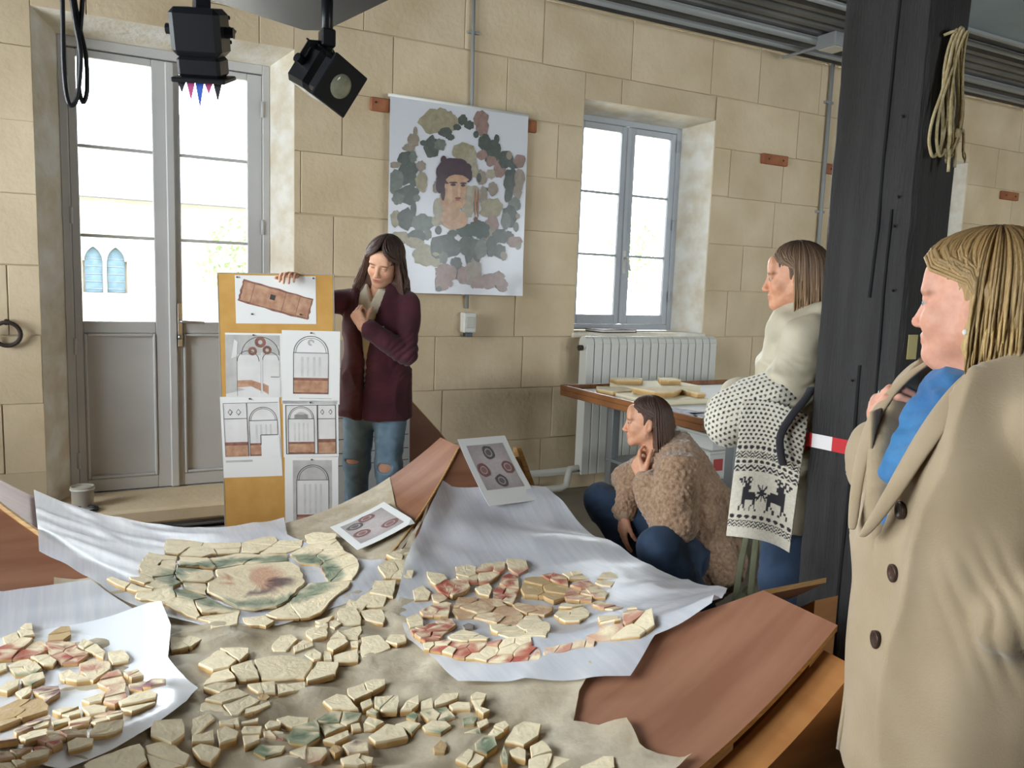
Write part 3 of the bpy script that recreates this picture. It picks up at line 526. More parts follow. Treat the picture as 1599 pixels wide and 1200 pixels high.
# ---------------------------------------------------------------- plaster fragments
FR={"right":[["plain",2,[[1.072,2.619],[1.127,2.576],[1.123,2.541],[1.063,2.509],[1.055,2.541]]],["red",3,[[1.06,2.518],[1.148,2.549],[1.193,2.527],[1.178,2.462],[1.137,2.421],[1.08,2.402],[1.059,2.465]]],["plain",3,[[1.187,2.622],[1.23,2.624],[1.261,2.594],[1.237,2.543],[1.202,2.531],[1.166,2.564]]],["redlow",4,[[1.161,2.555],[1.2,2.527],[1.294,2.614],[1.383,2.597],[1.359,2.543],[1.247,2.469],[1.19,2.489],[1.158,2.531]]],["pinkrim",1,[[1.403,2.62],[1.47,2.587],[1.44,2.511],[1.381,2.481],[1.37,2.545]]],["plain",1,[[0.977,2.509],[1.023,2.53],[1.03,2.469],[1.002,2.425],[0.955,2.434]]],["pink",2,[[1.022,2.451],[1.056,2.458],[1.063,2.392],[1.019,2.369],[1.005,2.391]]],["red",3,[[0.937,2.345],[0.99,2.364],[1.047,2.373],[1.058,2.351],[1.002,2.253],[0.932,2.298]]],["plain",2,[[1.184,2.444],[1.253,2.467],[1.245,2.421],[1.201,2.36],[1.178,2.395]]],["red",6,[[1.315,2.487],[1.355,2.505],[1.366,2.453],[1.329,2.378],[1.244,2.266],[1.201,2.333],[1.234,2.399],[1.288,2.447]]],["ochre",7,[[1.03,2.295],[1.095,2.387],[1.15,2.373],[1.23,2.32],[1.216,2.279],[1.233,2.219],[1.215,2.136],[1.156,2.054],[1.104,2.101],[1.1,2.13],[1.07,2.216],[1.025,2.232]]],["ochre",4,[[1.239,2.264],[1.265,2.279],[1.316,2.193],[1.342,2.164],[1.311,2.119],[1.261,2.086],[1.23,2.151],[1.223,2.214]]],["plain",8,[[1.071,2.099],[1.103,2.074],[1.116,2.027],[1.214,2.129],[1.254,2.121],[1.203,1.951],[1.137,1.848],[1.099,1.804],[1.061,1.861],[1.029,1.898],[1.045,2.034]]],["tan",4,[[1.324,2.362],[1.377,2.431],[1.442,2.424],[1.449,2.342],[1.474,2.284],[1.422,2.212],[1.363,2.199],[1.36,2.268],[1.307,2.304]]],["red",3,[[1.444,2.426],[1.485,2.43],[1.508,2.389],[1.507,2.337],[1.483,2.299],[1.454,2.352]]],["plain",3,[[1.514,2.396],[1.574,2.381],[1.576,2.31],[1.51,2.336]]],["pink",5,[[1.477,2.283],[1.528,2.295],[1.536,2.23],[1.456,2.11],[1.4,2.182],[1.414,2.217]]],["red",3,[[1.534,2.298],[1.564,2.29],[1.543,2.135],[1.505,2.102],[1.476,2.131]]],["plain",2,[[1.561,2.251],[1.635,2.314],[1.672,2.308],[1.654,2.238],[1.581,2.178],[1.56,2.204]]],["plain",4,[[1.289,2.076],[1.378,2.176],[1.42,2.107],[1.377,1.999],[1.337,1.95],[1.293,1.934],[1.261,1.966]]],["pink",3,[[1.434,2.079],[1.478,2.106],[1.462,1.942],[1.422,1.945],[1.412,2.0]]],["plain",2,[[1.36,1.935],[1.375,1.852],[1.248,1.667],[1.235,1.678],[1.292,1.831]]],["pinkmix",11,[[1.423,1.894],[1.488,1.92],[1.285,1.569],[1.242,1.574],[1.171,1.669],[1.164,1.711],[1.198,1.692],[1.208,1.712],[1.247,1.658]]],["plain",2,[[0.875,2.299],[0.921,2.32],[0.919,2.259],[0.904,2.22],[0.857,2.22]]],["red",7,[[0.853,2.207],[0.899,2.207],[0.974,2.231],[0.999,2.217],[0.99,2.16],[0.924,2.1],[0.886,2.053],[0.846,2.067],[0.843,2.148]]],["plain",3,[[0.922,2.076],[0.985,2.115],[1.002,2.046],[0.993,1.937],[0.98,1.929],[0.927,1.987],[0.911,2.029]]],["grey",1,[[1.004,2.15],[1.033,2.164],[1.039,2.137],[1.019,2.102],[0.994,2.108]]],["redmix",17,[[0.838,2.061],[0.898,2.027],[0.923,1.98],[0.976,1.92],[1.03,1.89],[1.071,1.836],[1.053,1.798],[1.062,1.774],[1.05,1.743],[1.038,1.737],[0.942,1.839],[0.919,1.884],[0.887,1.923],[0.856,1.994],[0.829,2.031]]],["pink",5,[[1.068,1.77],[1.1,1.747],[1.154,1.704],[1.17,1.671],[1.157,1.656],[1.135,1.683],[1.053,1.741]]]],"middle":[["plain",2,[[0.247,2.256],[0.312,2.332],[0.328,2.311],[0.348,2.224],[0.32,2.182],[0.277,2.184]]],["plain",1,[[0.316,2.336],[0.392,2.301],[0.387,2.265],[0.354,2.224],[0.332,2.301]]],["plain",2,[[0.241,2.089],[0.275,2.168],[0.319,2.182],[0.324,2.091],[0.24,2.083]]],["plain",1,[[0.324,2.186],[0.386,2.216],[0.384,2.093],[0.348,2.088],[0.33,2.094]]],["plain",1,[[0.391,2.218],[0.452,2.23],[0.489,2.22],[0.547,2.155],[0.497,2.065],[0.388,2.09]]],["plain",2,[[0.5,2.063],[0.552,2.149],[0.607,2.118],[0.58,2.051],[0.499,2.043]]],["plain",1,[[0.237,2.051],[0.27,2.078],[0.324,2.08],[0.318,2.052],[0.272,2.017]]],["plain",2,[[0.346,2.066],[0.42,2.071],[0.407,1.999],[0.365,2.008]]],["plain",2,[[0.42,2.047],[0.495,2.045],[0.485,2.0],[0.411,1.99]]],["plain",3,[[0.221,1.972],[0.276,2.021],[0.322,2.039],[0.366,1.974],[0.319,1.933],[0.297,1.901],[0.234,1.903],[0.215,1.935]]],["plain",3,[[0.32,1.933],[0.384,1.963],[0.384,1.944],[0.335,1.913],[0.313,1.903]]],["tan",1,[[0.361,1.994],[0.372,2.006],[0.386,2.0],[0.39,1.984],[0.379,1.972],[0.363,1.978]]],["plain",1,[[0.458,2.307],[0.496,2.365],[0.529,2.361],[0.539,2.314],[0.51,2.275],[0.487,2.244],[0.454,2.259]]],["plain",3,[[0.51,2.26],[0.547,2.296],[0.57,2.27],[0.567,2.242],[0.505,2.219]]],["plain",4,[[0.572,2.364],[0.642,2.4],[0.644,2.366],[0.617,2.29],[0.572,2.28],[0.563,2.326]]],["plain",1,[[0.614,2.422],[0.683,2.438],[0.652,2.396],[0.623,2.397]]],["plain",1,[[0.68,2.408],[0.708,2.476],[0.76,2.462],[0.757,2.386],[0.742,2.346],[0.687,2.356]]],["plain",1,[[0.654,2.394],[0.677,2.399],[0.684,2.362],[0.655,2.335],[0.644,2.354]]],["plain",1,[[0.664,2.317],[0.738,2.332],[0.73,2.292],[0.698,2.232],[0.661,2.25]]],["plain",2,[[0.607,2.248],[0.659,2.32],[0.667,2.221],[0.609,2.186],[0.598,2.218]]],["plain",1,[[0.672,2.228],[0.696,2.218],[0.683,2.182],[0.666,2.196]]],["plain",1,[[0.603,2.165],[0.681,2.174],[0.658,2.101],[0.596,2.133]]],["plain",1,[[0.526,2.201],[0.564,2.229],[0.577,2.188],[0.565,2.156],[0.545,2.156]]],["plain",1,[[0.584,2.196],[0.601,2.185],[0.592,2.135],[0.572,2.144]]],["plain",1,[[0.675,2.138],[0.71,2.237],[0.761,2.225],[0.766,2.124],[0.737,2.116],[0.671,2.112]]],["plain",1,[[0.763,2.175],[0.797,2.225],[0.835,2.196],[0.815,2.131],[0.783,2.126]]],["plain",1,[[0.77,2.443],[0.806,2.443],[0.838,2.427],[0.83,2.367],[0.808,2.322],[0.764,2.372]]],["plain",1,[[0.193,1.887],[0.236,1.915],[0.245,1.89],[0.204,1.827],[0.184,1.808]]],["plain",1,[[0.183,1.801],[0.234,1.834],[0.23,1.783],[0.181,1.777]]],["plain",1,[[0.24,1.83],[0.261,1.849],[0.288,1.822],[0.277,1.792],[0.237,1.767]]],["plain",1,[[0.178,1.757],[0.197,1.774],[0.239,1.757],[0.229,1.729],[0.211,1.699],[0.19,1.712]]],["plain",2,[[0.25,1.875],[0.298,1.892],[0.294,1.852],[0.25,1.858]]],["plain",1,[[0.3,1.874],[0.344,1.889],[0.34,1.869],[0.298,1.861]]],["plain",1,[[0.292,1.827],[0.302,1.848],[0.345,1.846],[0.335,1.811],[0.293,1.812]]],["plain",1,[[0.35,1.849],[0.366,1.869],[0.393,1.857],[0.386,1.839],[0.352,1.83]]],["plain",2,[[0.291,1.803],[0.331,1.803],[0.327,1.78],[0.289,1.754]]],["pinkrim",2,[[0.34,1.815],[0.37,1.824],[0.388,1.814],[0.38,1.776],[0.34,1.797]]],["plain",2,[[0.759,2.538],[0.806,2.475],[0.752,2.408],[0.683,2.385]]],["plain",3,[[0.917,2.712],[0.992,2.748],[1.062,2.699],[1.012,2.6],[0.921,2.635]]],["plain",2,[[0.878,2.628],[0.954,2.607],[0.901,2.491],[0.833,2.547]]],["plain",3,[[0.968,2.768],[1.034,2.795],[1.1,2.765],[1.065,2.706],[0.991,2.732]]],["plain",1,[[0.769,2.512],[0.853,2.587],[0.885,2.511],[0.851,2.442],[0.796,2.463]]],["plain",3,[[0.194,2.486],[0.249,2.498],[0.282,2.418],[0.246,2.38],[0.189,2.369]]],["plain",1,[[-0.031,1.646],[0.004,1.691],[0.078,1.762],[0.088,1.693],[0.048,1.626],[-0.018,1.587]]],["plain",2,[[0.084,1.761],[0.132,1.783],[0.173,1.729],[0.161,1.69],[0.09,1.641]]],["plain",1,[[0.109,1.857],[0.171,1.882],[0.171,1.81],[0.138,1.763],[0.099,1.799]]],["plain",2,[[0.082,1.633],[0.17,1.678],[0.212,1.619],[0.178,1.541],[0.087,1.537]]],["plain",2,[[0.266,1.64],[0.391,1.655],[0.438,1.566],[0.357,1.509],[0.265,1.559]]]],"near":[["plain",1,[[0.382,1.874],[0.411,1.881],[0.462,1.863],[0.452,1.837],[0.411,1.832],[0.389,1.852]]],["green",2,[[0.388,1.787],[0.409,1.824],[0.454,1.831],[0.471,1.846],[0.473,1.811],[0.464,1.766],[0.426,1.742],[0.39,1.768]]],["green",3,[[0.472,1.841],[0.52,1.874],[0.574,1.837],[0.585,1.829],[0.565,1.797],[0.513,1.786],[0.476,1.772],[0.474,1.806]]],["plain",1,[[0.512,1.931],[0.552,1.95],[0.574,1.931],[0.582,1.848],[0.522,1.882]]],["plain",3,[[0.585,1.966],[0.661,1.984],[0.695,1.969],[0.684,1.937],[0.63,1.912],[0.584,1.897],[0.577,1.929]]],["plain",1,[[0.596,1.883],[0.627,1.891],[0.624,1.862],[0.592,1.848]]],["greenlow",2,[[0.635,1.886],[0.694,1.867],[0.686,1.834],[0.665,1.795],[0.631,1.814],[0.622,1.848]]],["green",1,[[0.595,1.831],[0.615,1.843],[0.622,1.811],[0.613,1.802]]],["plain",1,[[0.464,1.751],[0.532,1.77],[0.529,1.746],[0.487,1.728]]],["plain",1,[[0.543,1.787],[0.565,1.787],[0.561,1.758],[0.54,1.761]]],["greenlow",2,[[0.573,1.786],[0.592,1.805],[0.621,1.763],[0.585,1.749],[0.565,1.753]]],["plain",1,[[0.564,1.718],[0.621,1.751],[0.655,1.718],[0.651,1.68],[0.572,1.689]]],["green",1,[[0.305,1.746],[0.321,1.768],[0.38,1.751],[0.365,1.724],[0.326,1.714]]],["plain",1,[[0.354,1.703],[0.371,1.71],[0.399,1.702],[0.393,1.688],[0.354,1.686]]],["pinkrim",2,[[0.38,1.721],[0.424,1.735],[0.466,1.722],[0.464,1.702],[0.439,1.669],[0.403,1.66],[0.4,1.693]]],["purple",1,[[0.5,1.714],[0.536,1.723],[0.559,1.701],[0.551,1.667],[0.505,1.677]]],["plain",3,[[0.48,1.663],[0.524,1.665],[0.553,1.64],[0.542,1.618],[0.509,1.615],[0.479,1.632]]],["tan",1,[[0.468,1.707],[0.482,1.723],[0.496,1.712],[0.491,1.69],[0.475,1.683]]],["plain",2,[[0.672,1.796],[0.702,1.832],[0.743,1.841],[0.724,1.798],[0.699,1.783]]],["plain",1,[[0.734,1.81],[0.763,1.809],[0.749,1.763],[0.72,1.774]]],["plain",1,[[0.76,1.783],[0.791,1.801],[0.829,1.78],[0.815,1.761],[0.752,1.762]]],["plain",1,[[0.783,1.745],[0.808,1.745],[0.831,1.719],[0.822,1.697],[0.784,1.725]]],["plain",3,[[0.844,1.747],[0.863,1.751],[0.881,1.724],[0.86,1.703],[0.844,1.688],[0.858,1.657],[0.838,1.656],[0.833,1.697]]],["green",1,[[0.677,1.765],[0.7,1.773],[0.704,1.748],[0.69,1.734]]],["green",3,[[0.713,1.765],[0.781,1.752],[0.78,1.692],[0.752,1.696],[0.718,1.72]]],["greenlow",1,[[0.641,1.744],[0.674,1.743],[0.696,1.713],[0.663,1.688]]],["greenlow",1,[[0.695,1.702],[0.724,1.711],[0.753,1.687],[0.757,1.663],[0.723,1.651],[0.694,1.683]]],["green",1,[[0.79,1.675],[0.815,1.672],[0.824,1.657],[0.805,1.639],[0.782,1.652]]],["green",1,[[0.813,1.644],[0.841,1.642],[0.836,1.621],[0.81,1.617]]],["green",1,[[0.77,1.625],[0.813,1.624],[0.803,1.594],[0.774,1.583]]],["green",1,[[0.774,1.572],[0.803,1.584],[0.824,1.568],[0.813,1.53],[0.782,1.521],[0.767,1.547]]],["greenlow",2,[[0.815,1.586],[0.842,1.604],[0.869,1.599],[0.869,1.575],[0.822,1.561]]],["plain",1,[[0.835,1.536],[0.874,1.569],[0.904,1.57],[0.93,1.531],[0.905,1.5],[0.862,1.493]]],["plain",1,[[0.826,1.497],[0.85,1.497],[0.858,1.475],[0.843,1.449],[0.823,1.481]]],["plain",1,[[0.87,1.48],[0.902,1.477],[0.901,1.431],[0.854,1.443]]],["plain",2,[[0.846,1.445],[0.893,1.429],[0.924,1.386],[0.912,1.359],[0.863,1.377],[0.832,1.42]]],["plain",1,[[0.921,1.351],[0.977,1.342],[0.994,1.325],[0.976,1.295],[0.937,1.311]]],["plain",2,[[0.712,1.544],[0.755,1.562],[0.762,1.547],[0.775,1.515],[0.76,1.503],[0.735,1.498]]],["tan",1,[[0.684,1.607],[0.712,1.624],[0.717,1.597],[0.7,1.574],[0.68,1.587]]],["green",1,[[0.802,1.496],[0.824,1.52],[0.815,1.479],[0.804,1.461],[0.795,1.471]]]],"left":[["plain",2,[[-0.238,2.596],[-0.192,2.62],[-0.162,2.605],[-0.155,2.579],[-0.18,2.578],[-0.221,2.539]]],["plain",1,[[-0.196,2.634],[-0.184,2.654],[-0.164,2.648],[-0.163,2.613],[-0.182,2.618]]],["tan",2,[[-0.124,2.572],[-0.091,2.606],[-0.067,2.6],[-0.062,2.552],[-0.083,2.529],[-0.125,2.54]]],["red",4,[[-0.258,2.542],[-0.24,2.543],[-0.187,2.578],[-0.131,2.545],[-0.115,2.492],[-0.159,2.458],[-0.235,2.474],[-0.252,2.471]]],["red",5,[[-0.129,2.532],[-0.105,2.532],[-0.07,2.517],[-0.05,2.504],[-0.05,2.467],[-0.018,2.419],[-0.046,2.376],[-0.086,2.39],[-0.119,2.46]]],["plain",3,[[-0.048,2.474],[-0.034,2.513],[0.002,2.47],[0.023,2.415],[0.016,2.37],[-0.012,2.423]]],["pink",1,[[-0.043,2.362],[-0.012,2.379],[0.031,2.343],[0.033,2.294],[-0.01,2.233],[-0.042,2.313]]],["plain",1,[[0.027,2.404],[0.065,2.401],[0.082,2.339],[0.078,2.315],[0.037,2.317]]],["plain",2,[[-0.091,2.336],[-0.067,2.353],[-0.044,2.305],[-0.015,2.247],[-0.048,2.253],[-0.087,2.294]]],["plain",1,[[-0.245,2.455],[-0.216,2.45],[-0.214,2.413],[-0.24,2.398]]],["greenlow",3,[[-0.214,2.434],[-0.189,2.452],[-0.164,2.45],[-0.146,2.42],[-0.13,2.379],[-0.145,2.354],[-0.192,2.368]]],["plain",2,[[-0.163,2.458],[-0.122,2.459],[-0.096,2.409],[-0.104,2.383],[-0.128,2.393]]],["greenlow",1,[[-0.177,2.334],[-0.154,2.355],[-0.127,2.357],[-0.12,2.317],[-0.15,2.287],[-0.168,2.301]]],["plain",2,[[-0.226,2.291],[-0.207,2.333],[-0.179,2.335],[-0.179,2.291],[-0.202,2.263]]],["pinkmix",1,[[-0.185,2.262],[-0.164,2.282],[-0.151,2.283],[-0.15,2.236],[-0.168,2.212]]],["purple",2,[[-0.147,2.242],[-0.126,2.263],[-0.086,2.242],[-0.082,2.207],[-0.115,2.146],[-0.122,2.192]]],["tan",5,[[-0.225,2.16],[-0.211,2.178],[-0.174,2.211],[-0.123,2.182],[-0.104,2.118],[-0.105,2.078],[-0.16,2.049],[-0.196,2.007],[-0.21,1.996]]],["pink",5,[[-0.003,2.219],[0.027,2.277],[0.054,2.271],[0.067,2.195],[0.062,2.116],[0.066,2.067],[0.035,1.999],[0.01,2.067],[0.024,2.159]]],["pink",2,[[0.06,2.236],[0.099,2.242],[0.109,2.189],[0.078,2.179]]],["purple",2,[[0.069,2.151],[0.122,2.148],[0.156,2.116],[0.152,2.072],[0.117,2.075],[0.07,2.121]]],["plain",2,[[-0.036,2.111],[-0.002,2.136],[0.018,2.142],[0.009,2.074],[-0.019,2.073]]],["plain",2,[[0.041,2.012],[0.068,2.051],[0.114,2.069],[0.13,2.012],[0.121,1.96],[0.066,1.89],[0.05,1.932]]],["plain",1,[[-0.034,2.044],[-0.008,2.054],[0.021,2.003],[0.015,1.956],[-0.019,1.959]]],["plain",2,[[-0.098,2.061],[-0.07,2.07],[-0.038,2.054],[-0.035,1.998],[-0.06,1.991]]],["purple",4,[[-0.166,1.945],[-0.142,2.007],[-0.099,2.037],[-0.096,1.99],[-0.098,1.942],[-0.13,1.921],[-0.156,1.89]]],["greenlow",1,[[-0.094,1.958],[-0.06,1.977],[-0.054,1.913],[-0.087,1.894]]],["pink",2,[[-0.06,1.904],[-0.018,1.929],[-0.012,1.907],[-0.018,1.836],[-0.05,1.776]]],["pinkmix",3,[[-0.017,1.853],[-0.01,1.918],[0.026,1.94],[0.051,1.905],[0.047,1.847],[-0.006,1.812]]],["plain",1,[[-0.017,1.757],[-0.005,1.799],[0.049,1.84],[0.046,1.802],[0.013,1.759],[-0.017,1.742]]],["purple",2,[[-0.192,1.885],[-0.152,1.836],[-0.132,1.655],[-0.166,1.618]]],["plain",1,[[-0.145,1.797],[-0.128,1.894],[-0.096,1.882],[-0.09,1.713],[-0.123,1.664]]],["pink",4,[[-0.105,1.678],[-0.084,1.72],[-0.021,1.77],[-0.021,1.737],[-0.062,1.714],[-0.092,1.673]]],["red",2,[[-0.112,1.655],[-0.066,1.7],[-0.062,1.69],[-0.081,1.66],[-0.109,1.641]]],["red",2,[[-0.166,1.6],[-0.113,1.649],[-0.125,1.618],[-0.164,1.576]]],["plain",1,[[-0.057,1.696],[-0.04,1.723],[-0.009,1.735],[-0.011,1.715],[-0.054,1.669]]],["plain",1,[[-0.127,1.603],[-0.106,1.639],[-0.083,1.655],[-0.085,1.637],[-0.119,1.599]]],["redmix",3,[[-0.164,1.57],[-0.128,1.598],[-0.116,1.595],[-0.137,1.564],[-0.162,1.547]]]],"back":[["back",5,[[0.256,3.337],[0.325,3.332],[0.431,3.298],[0.535,3.284],[0.506,3.156],[0.405,3.15],[0.364,3.114],[0.28,3.125],[0.234,3.134]]],["back",4,[[0.539,3.282],[0.617,3.321],[0.678,3.311],[0.669,3.233],[0.759,3.179],[0.733,3.101],[0.671,3.082],[0.511,3.155]]],["back",1,[[0.774,3.226],[0.809,3.23],[0.885,3.136],[0.868,3.089],[0.823,3.09],[0.764,3.126]]],["back",8,[[0.672,3.046],[0.761,3.114],[0.869,3.079],[0.861,2.955],[0.879,2.811],[0.856,2.736],[0.808,2.661],[0.735,2.706],[0.748,2.874],[0.692,2.942]]],["back",3,[[0.666,2.728],[0.803,2.651],[0.78,2.608],[0.717,2.556],[0.646,2.461],[0.602,2.441],[0.506,2.473],[0.48,2.515],[0.55,2.567]]],["back",3,[[0.281,3.113],[0.362,3.102],[0.506,3.143],[0.67,3.069],[0.658,2.993],[0.485,3.016],[0.389,2.986],[0.34,3.013],[0.272,3.012]]],["back",7,[[0.134,2.837],[0.141,2.965],[0.176,3.14],[0.23,3.123],[0.277,3.116],[0.26,2.994],[0.241,2.879],[0.263,2.825],[0.219,2.753],[0.167,2.747],[0.103,2.788],[0.099,2.807]]],["back",2,[[0.034,2.829],[0.049,2.834],[0.098,2.793],[0.166,2.743],[0.166,2.735],[0.116,2.745],[0.087,2.768]]],["back",5,[[0.118,2.743],[0.256,2.758],[0.325,2.701],[0.367,2.622],[0.416,2.572],[0.391,2.469],[0.31,2.465],[0.307,2.522],[0.253,2.577],[0.196,2.659],[0.11,2.717]]],["back",1,[[0.408,2.515],[0.476,2.508],[0.497,2.455],[0.466,2.428],[0.407,2.475]]],["back",1,[[0.262,2.987],[0.381,2.964],[0.379,2.898],[0.342,2.838],[0.264,2.836],[0.25,2.9]]],["back",1,[[0.39,2.971],[0.483,3.002],[0.655,2.98],[0.68,2.918],[0.665,2.743],[0.55,2.578],[0.525,2.565],[0.423,2.569],[0.364,2.676],[0.333,2.74],[0.344,2.83],[0.385,2.89]]],["back",1,[[0.266,2.822],[0.34,2.824],[0.328,2.721],[0.26,2.765]]]]}
PAINT=dict(plain=None,red=lin((190,104,88)),pink=lin((206,150,130)),ochre=lin((206,170,136)),tan=lin((205,176,132)),green=lin((128,144,118)),grey=lin((150,142,138)),purple=lin((158,118,122)))
CRM=np.array(lin((246,231,198))); EDG=np.array(lin((210,172,116)))
m_frag=M('painted_lime_plaster',(1,1,1),.85,(.93,.91,.87),22,.25,90,attr='Col')
def clip_half(poly,n,c):
    out=[];m=len(poly)
    for i in range(m):
        a,b=poly[i],poly[(i+1)%m]; da=a@n-c; db=b@n-c
        if da<=0: out.append(a)
        if da*db<0: out.append(a+(b-a)*(da/(da-db)))
    return out
def inside(p,poly):
    r=False;m=len(poly)
    for i in range(m):
        a,b=poly[i],poly[i-1]
        if (a[1]>p[1])!=(b[1]>p[1]) and p[0]<(b[0]-a[0])*(p[1]-a[1])/(b[1]-a[1]+1e-12)+a[0]: r=not r
    return r
def area(p): p=np.asarray(p); return .5*np.sum(p[:,0]*np.roll(p[:,1],-1)-np.roll(p[:,0],-1)*p[:,1])
def split(poly,n,r):
    poly=[np.array(p) for p in poly]
    if n==1: return [poly]
    P=np.array(poly); lo,hi=P.min(0),P.max(0); best=None
    for tr in range(12):       # spread-out seeds
        S=[]
        while len(S)<n:
            c=[lo+(hi-lo)*r.random(2) for _ in range(40)]; c=[x for x in c if inside(x,poly)]
            if not c: c=[P.mean(0)+(r.random(2)-.5)*.02]
            S.append(max(c,key=lambda x:min([np.linalg.norm(x-s) for s in S]+[1])+r.random()*.03) if S else c[0])
        d=min(np.linalg.norm(S[i]-S[j]) for i in range(n) for j in range(i))
        if best is None or d>best[0]: best=(d,S)
    S=best[1]; out=[]
    for i in range(n):
        q_=poly
        for j in range(n):
            if i!=j:
                nv=S[j]-S[i]; q_=clip_half(q_,nv,nv@(S[i]+S[j])/2)
                if len(q_)<3: break
        if len(q_)>=3 and abs(area(q_))>6e-5: out.append(q_)
    return out
def rough(poly,r,jit,gap,seg):
    P=np.array(poly); 
    if area(P)<0: P=P[::-1]
    c=P.mean(0); d=np.linalg.norm(P-c,axis=1,keepdims=True); P=c+(P-c)*np.maximum(1-gap/np.maximum(d,.01),.5)
    out=[];m=len(P)
    for i in range(m):
        a,b=P[i],P[(i+1)%m]; l=np.linalg.norm(b-a)
        if l<.004: continue
        k=max(1,int(l/seg)); nrm=np.array([b[1]-a[1],a[0]-b[0]])/l
        for t in range(k):
            p=a+(b-a)*t/k
            if t: p=p+nrm*(r.random()-.5)*jit
            else: p=p+(c-p)*.04*r.random()
            out.append(p)
    return np.array(out)
def paint(kind,XY,cen,r,sd):
    n=len(XY); P3=np.column_stack([XY*28,np.full(n,sd)]); nz_=fbm(P3,3); col=np.tile(CRM,(n,1))*(.92+.16*vnoise(np.column_stack([XY*60,np.full(n,3.)])))[:,None]
    def mix(a,c): 
        nonlocal col; a=np.clip(a,0,1)[:,None]; col=col*(1-a)+np.array(c)*a
    if kind in ('red','pink','green','ochre','tan','purple','grey'):
        k={'red':.85,'pink':.75,'green':.85,'ochre':.75,'tan':.8,'purple':.75,'grey':.9}[kind]; lo={'ochre':.25,'tan':.1,'grey':0}.get(kind,.40)
        mix((nz_-lo)*5*k,PAINT[kind]); 
        if kind in('red','purple','green'): mix((vnoise(np.column_stack([XY*70,np.full(n,8.)]))-.62)*3,np.array(PAINT[kind])*.62)
    elif kind in ('redmix','pinkmix'):
        if r.random()<.5: mix((nz_-.38)*5,PAINT['red' if kind=='redmix' else 'pink'])
    elif kind in ('redlow','greenlow','pinkrim'):
        c={'redlow':'red','greenlow':'green','pinkrim':'pink'}[kind]; s=(cen[1]-XY[:,1])/.03+(nz_-.5)*3; mix(s*.8-.1,PAINT[c])
    elif kind=='back':
        dx,dy=(XY[:,0]-.50)/.30,(XY[:,1]-2.83)/.25; rr=np.hypot(dx,dy)+(nz_-.5)*.25
        gm=np.clip((rr-.72)*9,0,1)*np.clip((1.10-rr)*8,0,1); mix(gm*.85,lin((126,142,120))); mix(gm*(vnoise(np.column_stack([XY*55,np.full(n,2.)]))-.5)*2.2,lin((88,108,92)))
        inn=np.clip((.72-rr)*8,0,1); mix(inn*.45,lin((214,196,164)))
        fx,fy=(XY[:,0]-.545)/.060,(XY[:,1]-2.835)/.135; fr=np.hypot(fx,fy); mix(np.clip((1-fr)*6,0,1)*.9,lin((206,160,132)))
        hx,hy=(XY[:,0]-.585)/.055,(XY[:,1]-2.775)/.05; mix(np.clip((1-np.hypot(hx,hy)+(nz_-.5))*4,0,1)*.9,lin((96,74,80)))
        hx,hy=(XY[:,0]-.505)/.06,(XY[:,1]-2.705)/.035; mix(np.clip((1-np.hypot(hx,hy)+(nz_-.5))*4,0,1)*.85,lin((104,80,84)))
        for x_ in (.398,.418): mix(np.clip((1-np.hypot((XY[:,0]-x_)/.007,(XY[:,1]-2.88)/.09))*5,0,1)*.8,lin((188,120,84)))
        for x_,y_ in ((.53,2.86),(.555,2.80)): mix(np.clip((1-np.hypot((XY[:,0]-x_)/.014,(XY[:,1]-y_)/.01))*5,0,1)*.9,lin((120,70,60)))
        for x_,a_ in ((.741,.035),(.229,.04)): mix(np.clip(1-np.abs(XY[:,0]-x_)/.004,0,1)*np.clip(1-np.abs(XY[:,1]-2.81)/a_,0,1),lin((170,80,76)))
    return col
WHERE=dict(right='on the right-hand white cloth',middle='along the sandy ridge',near='on the sandy cloth in front',left='on the glossy film',back='of the ringed head panel')
KINDW=dict(plain='plain cream plaster fragment',red='red painted plaster fragment',redlow='half red plaster fragment',redmix='cream and red plaster fragment',pink='pale pink painted plaster fragment',pinkmix='cream and pink plaster fragment',pinkrim='pink rimmed plaster fragment',ochre='flesh coloured plaster fragment',tan='tan plaster fragment',green='green painted plaster fragment',greenlow='half green plaster fragment',grey='small grey plaster fragment',purple='purplish painted plaster fragment')
NF=0; CNT={}; BOX={k:(np.min([p for a in v for p in a[2]],0),np.max([p for a in v for p in a[2]],0)) for k,v in FR.items()}
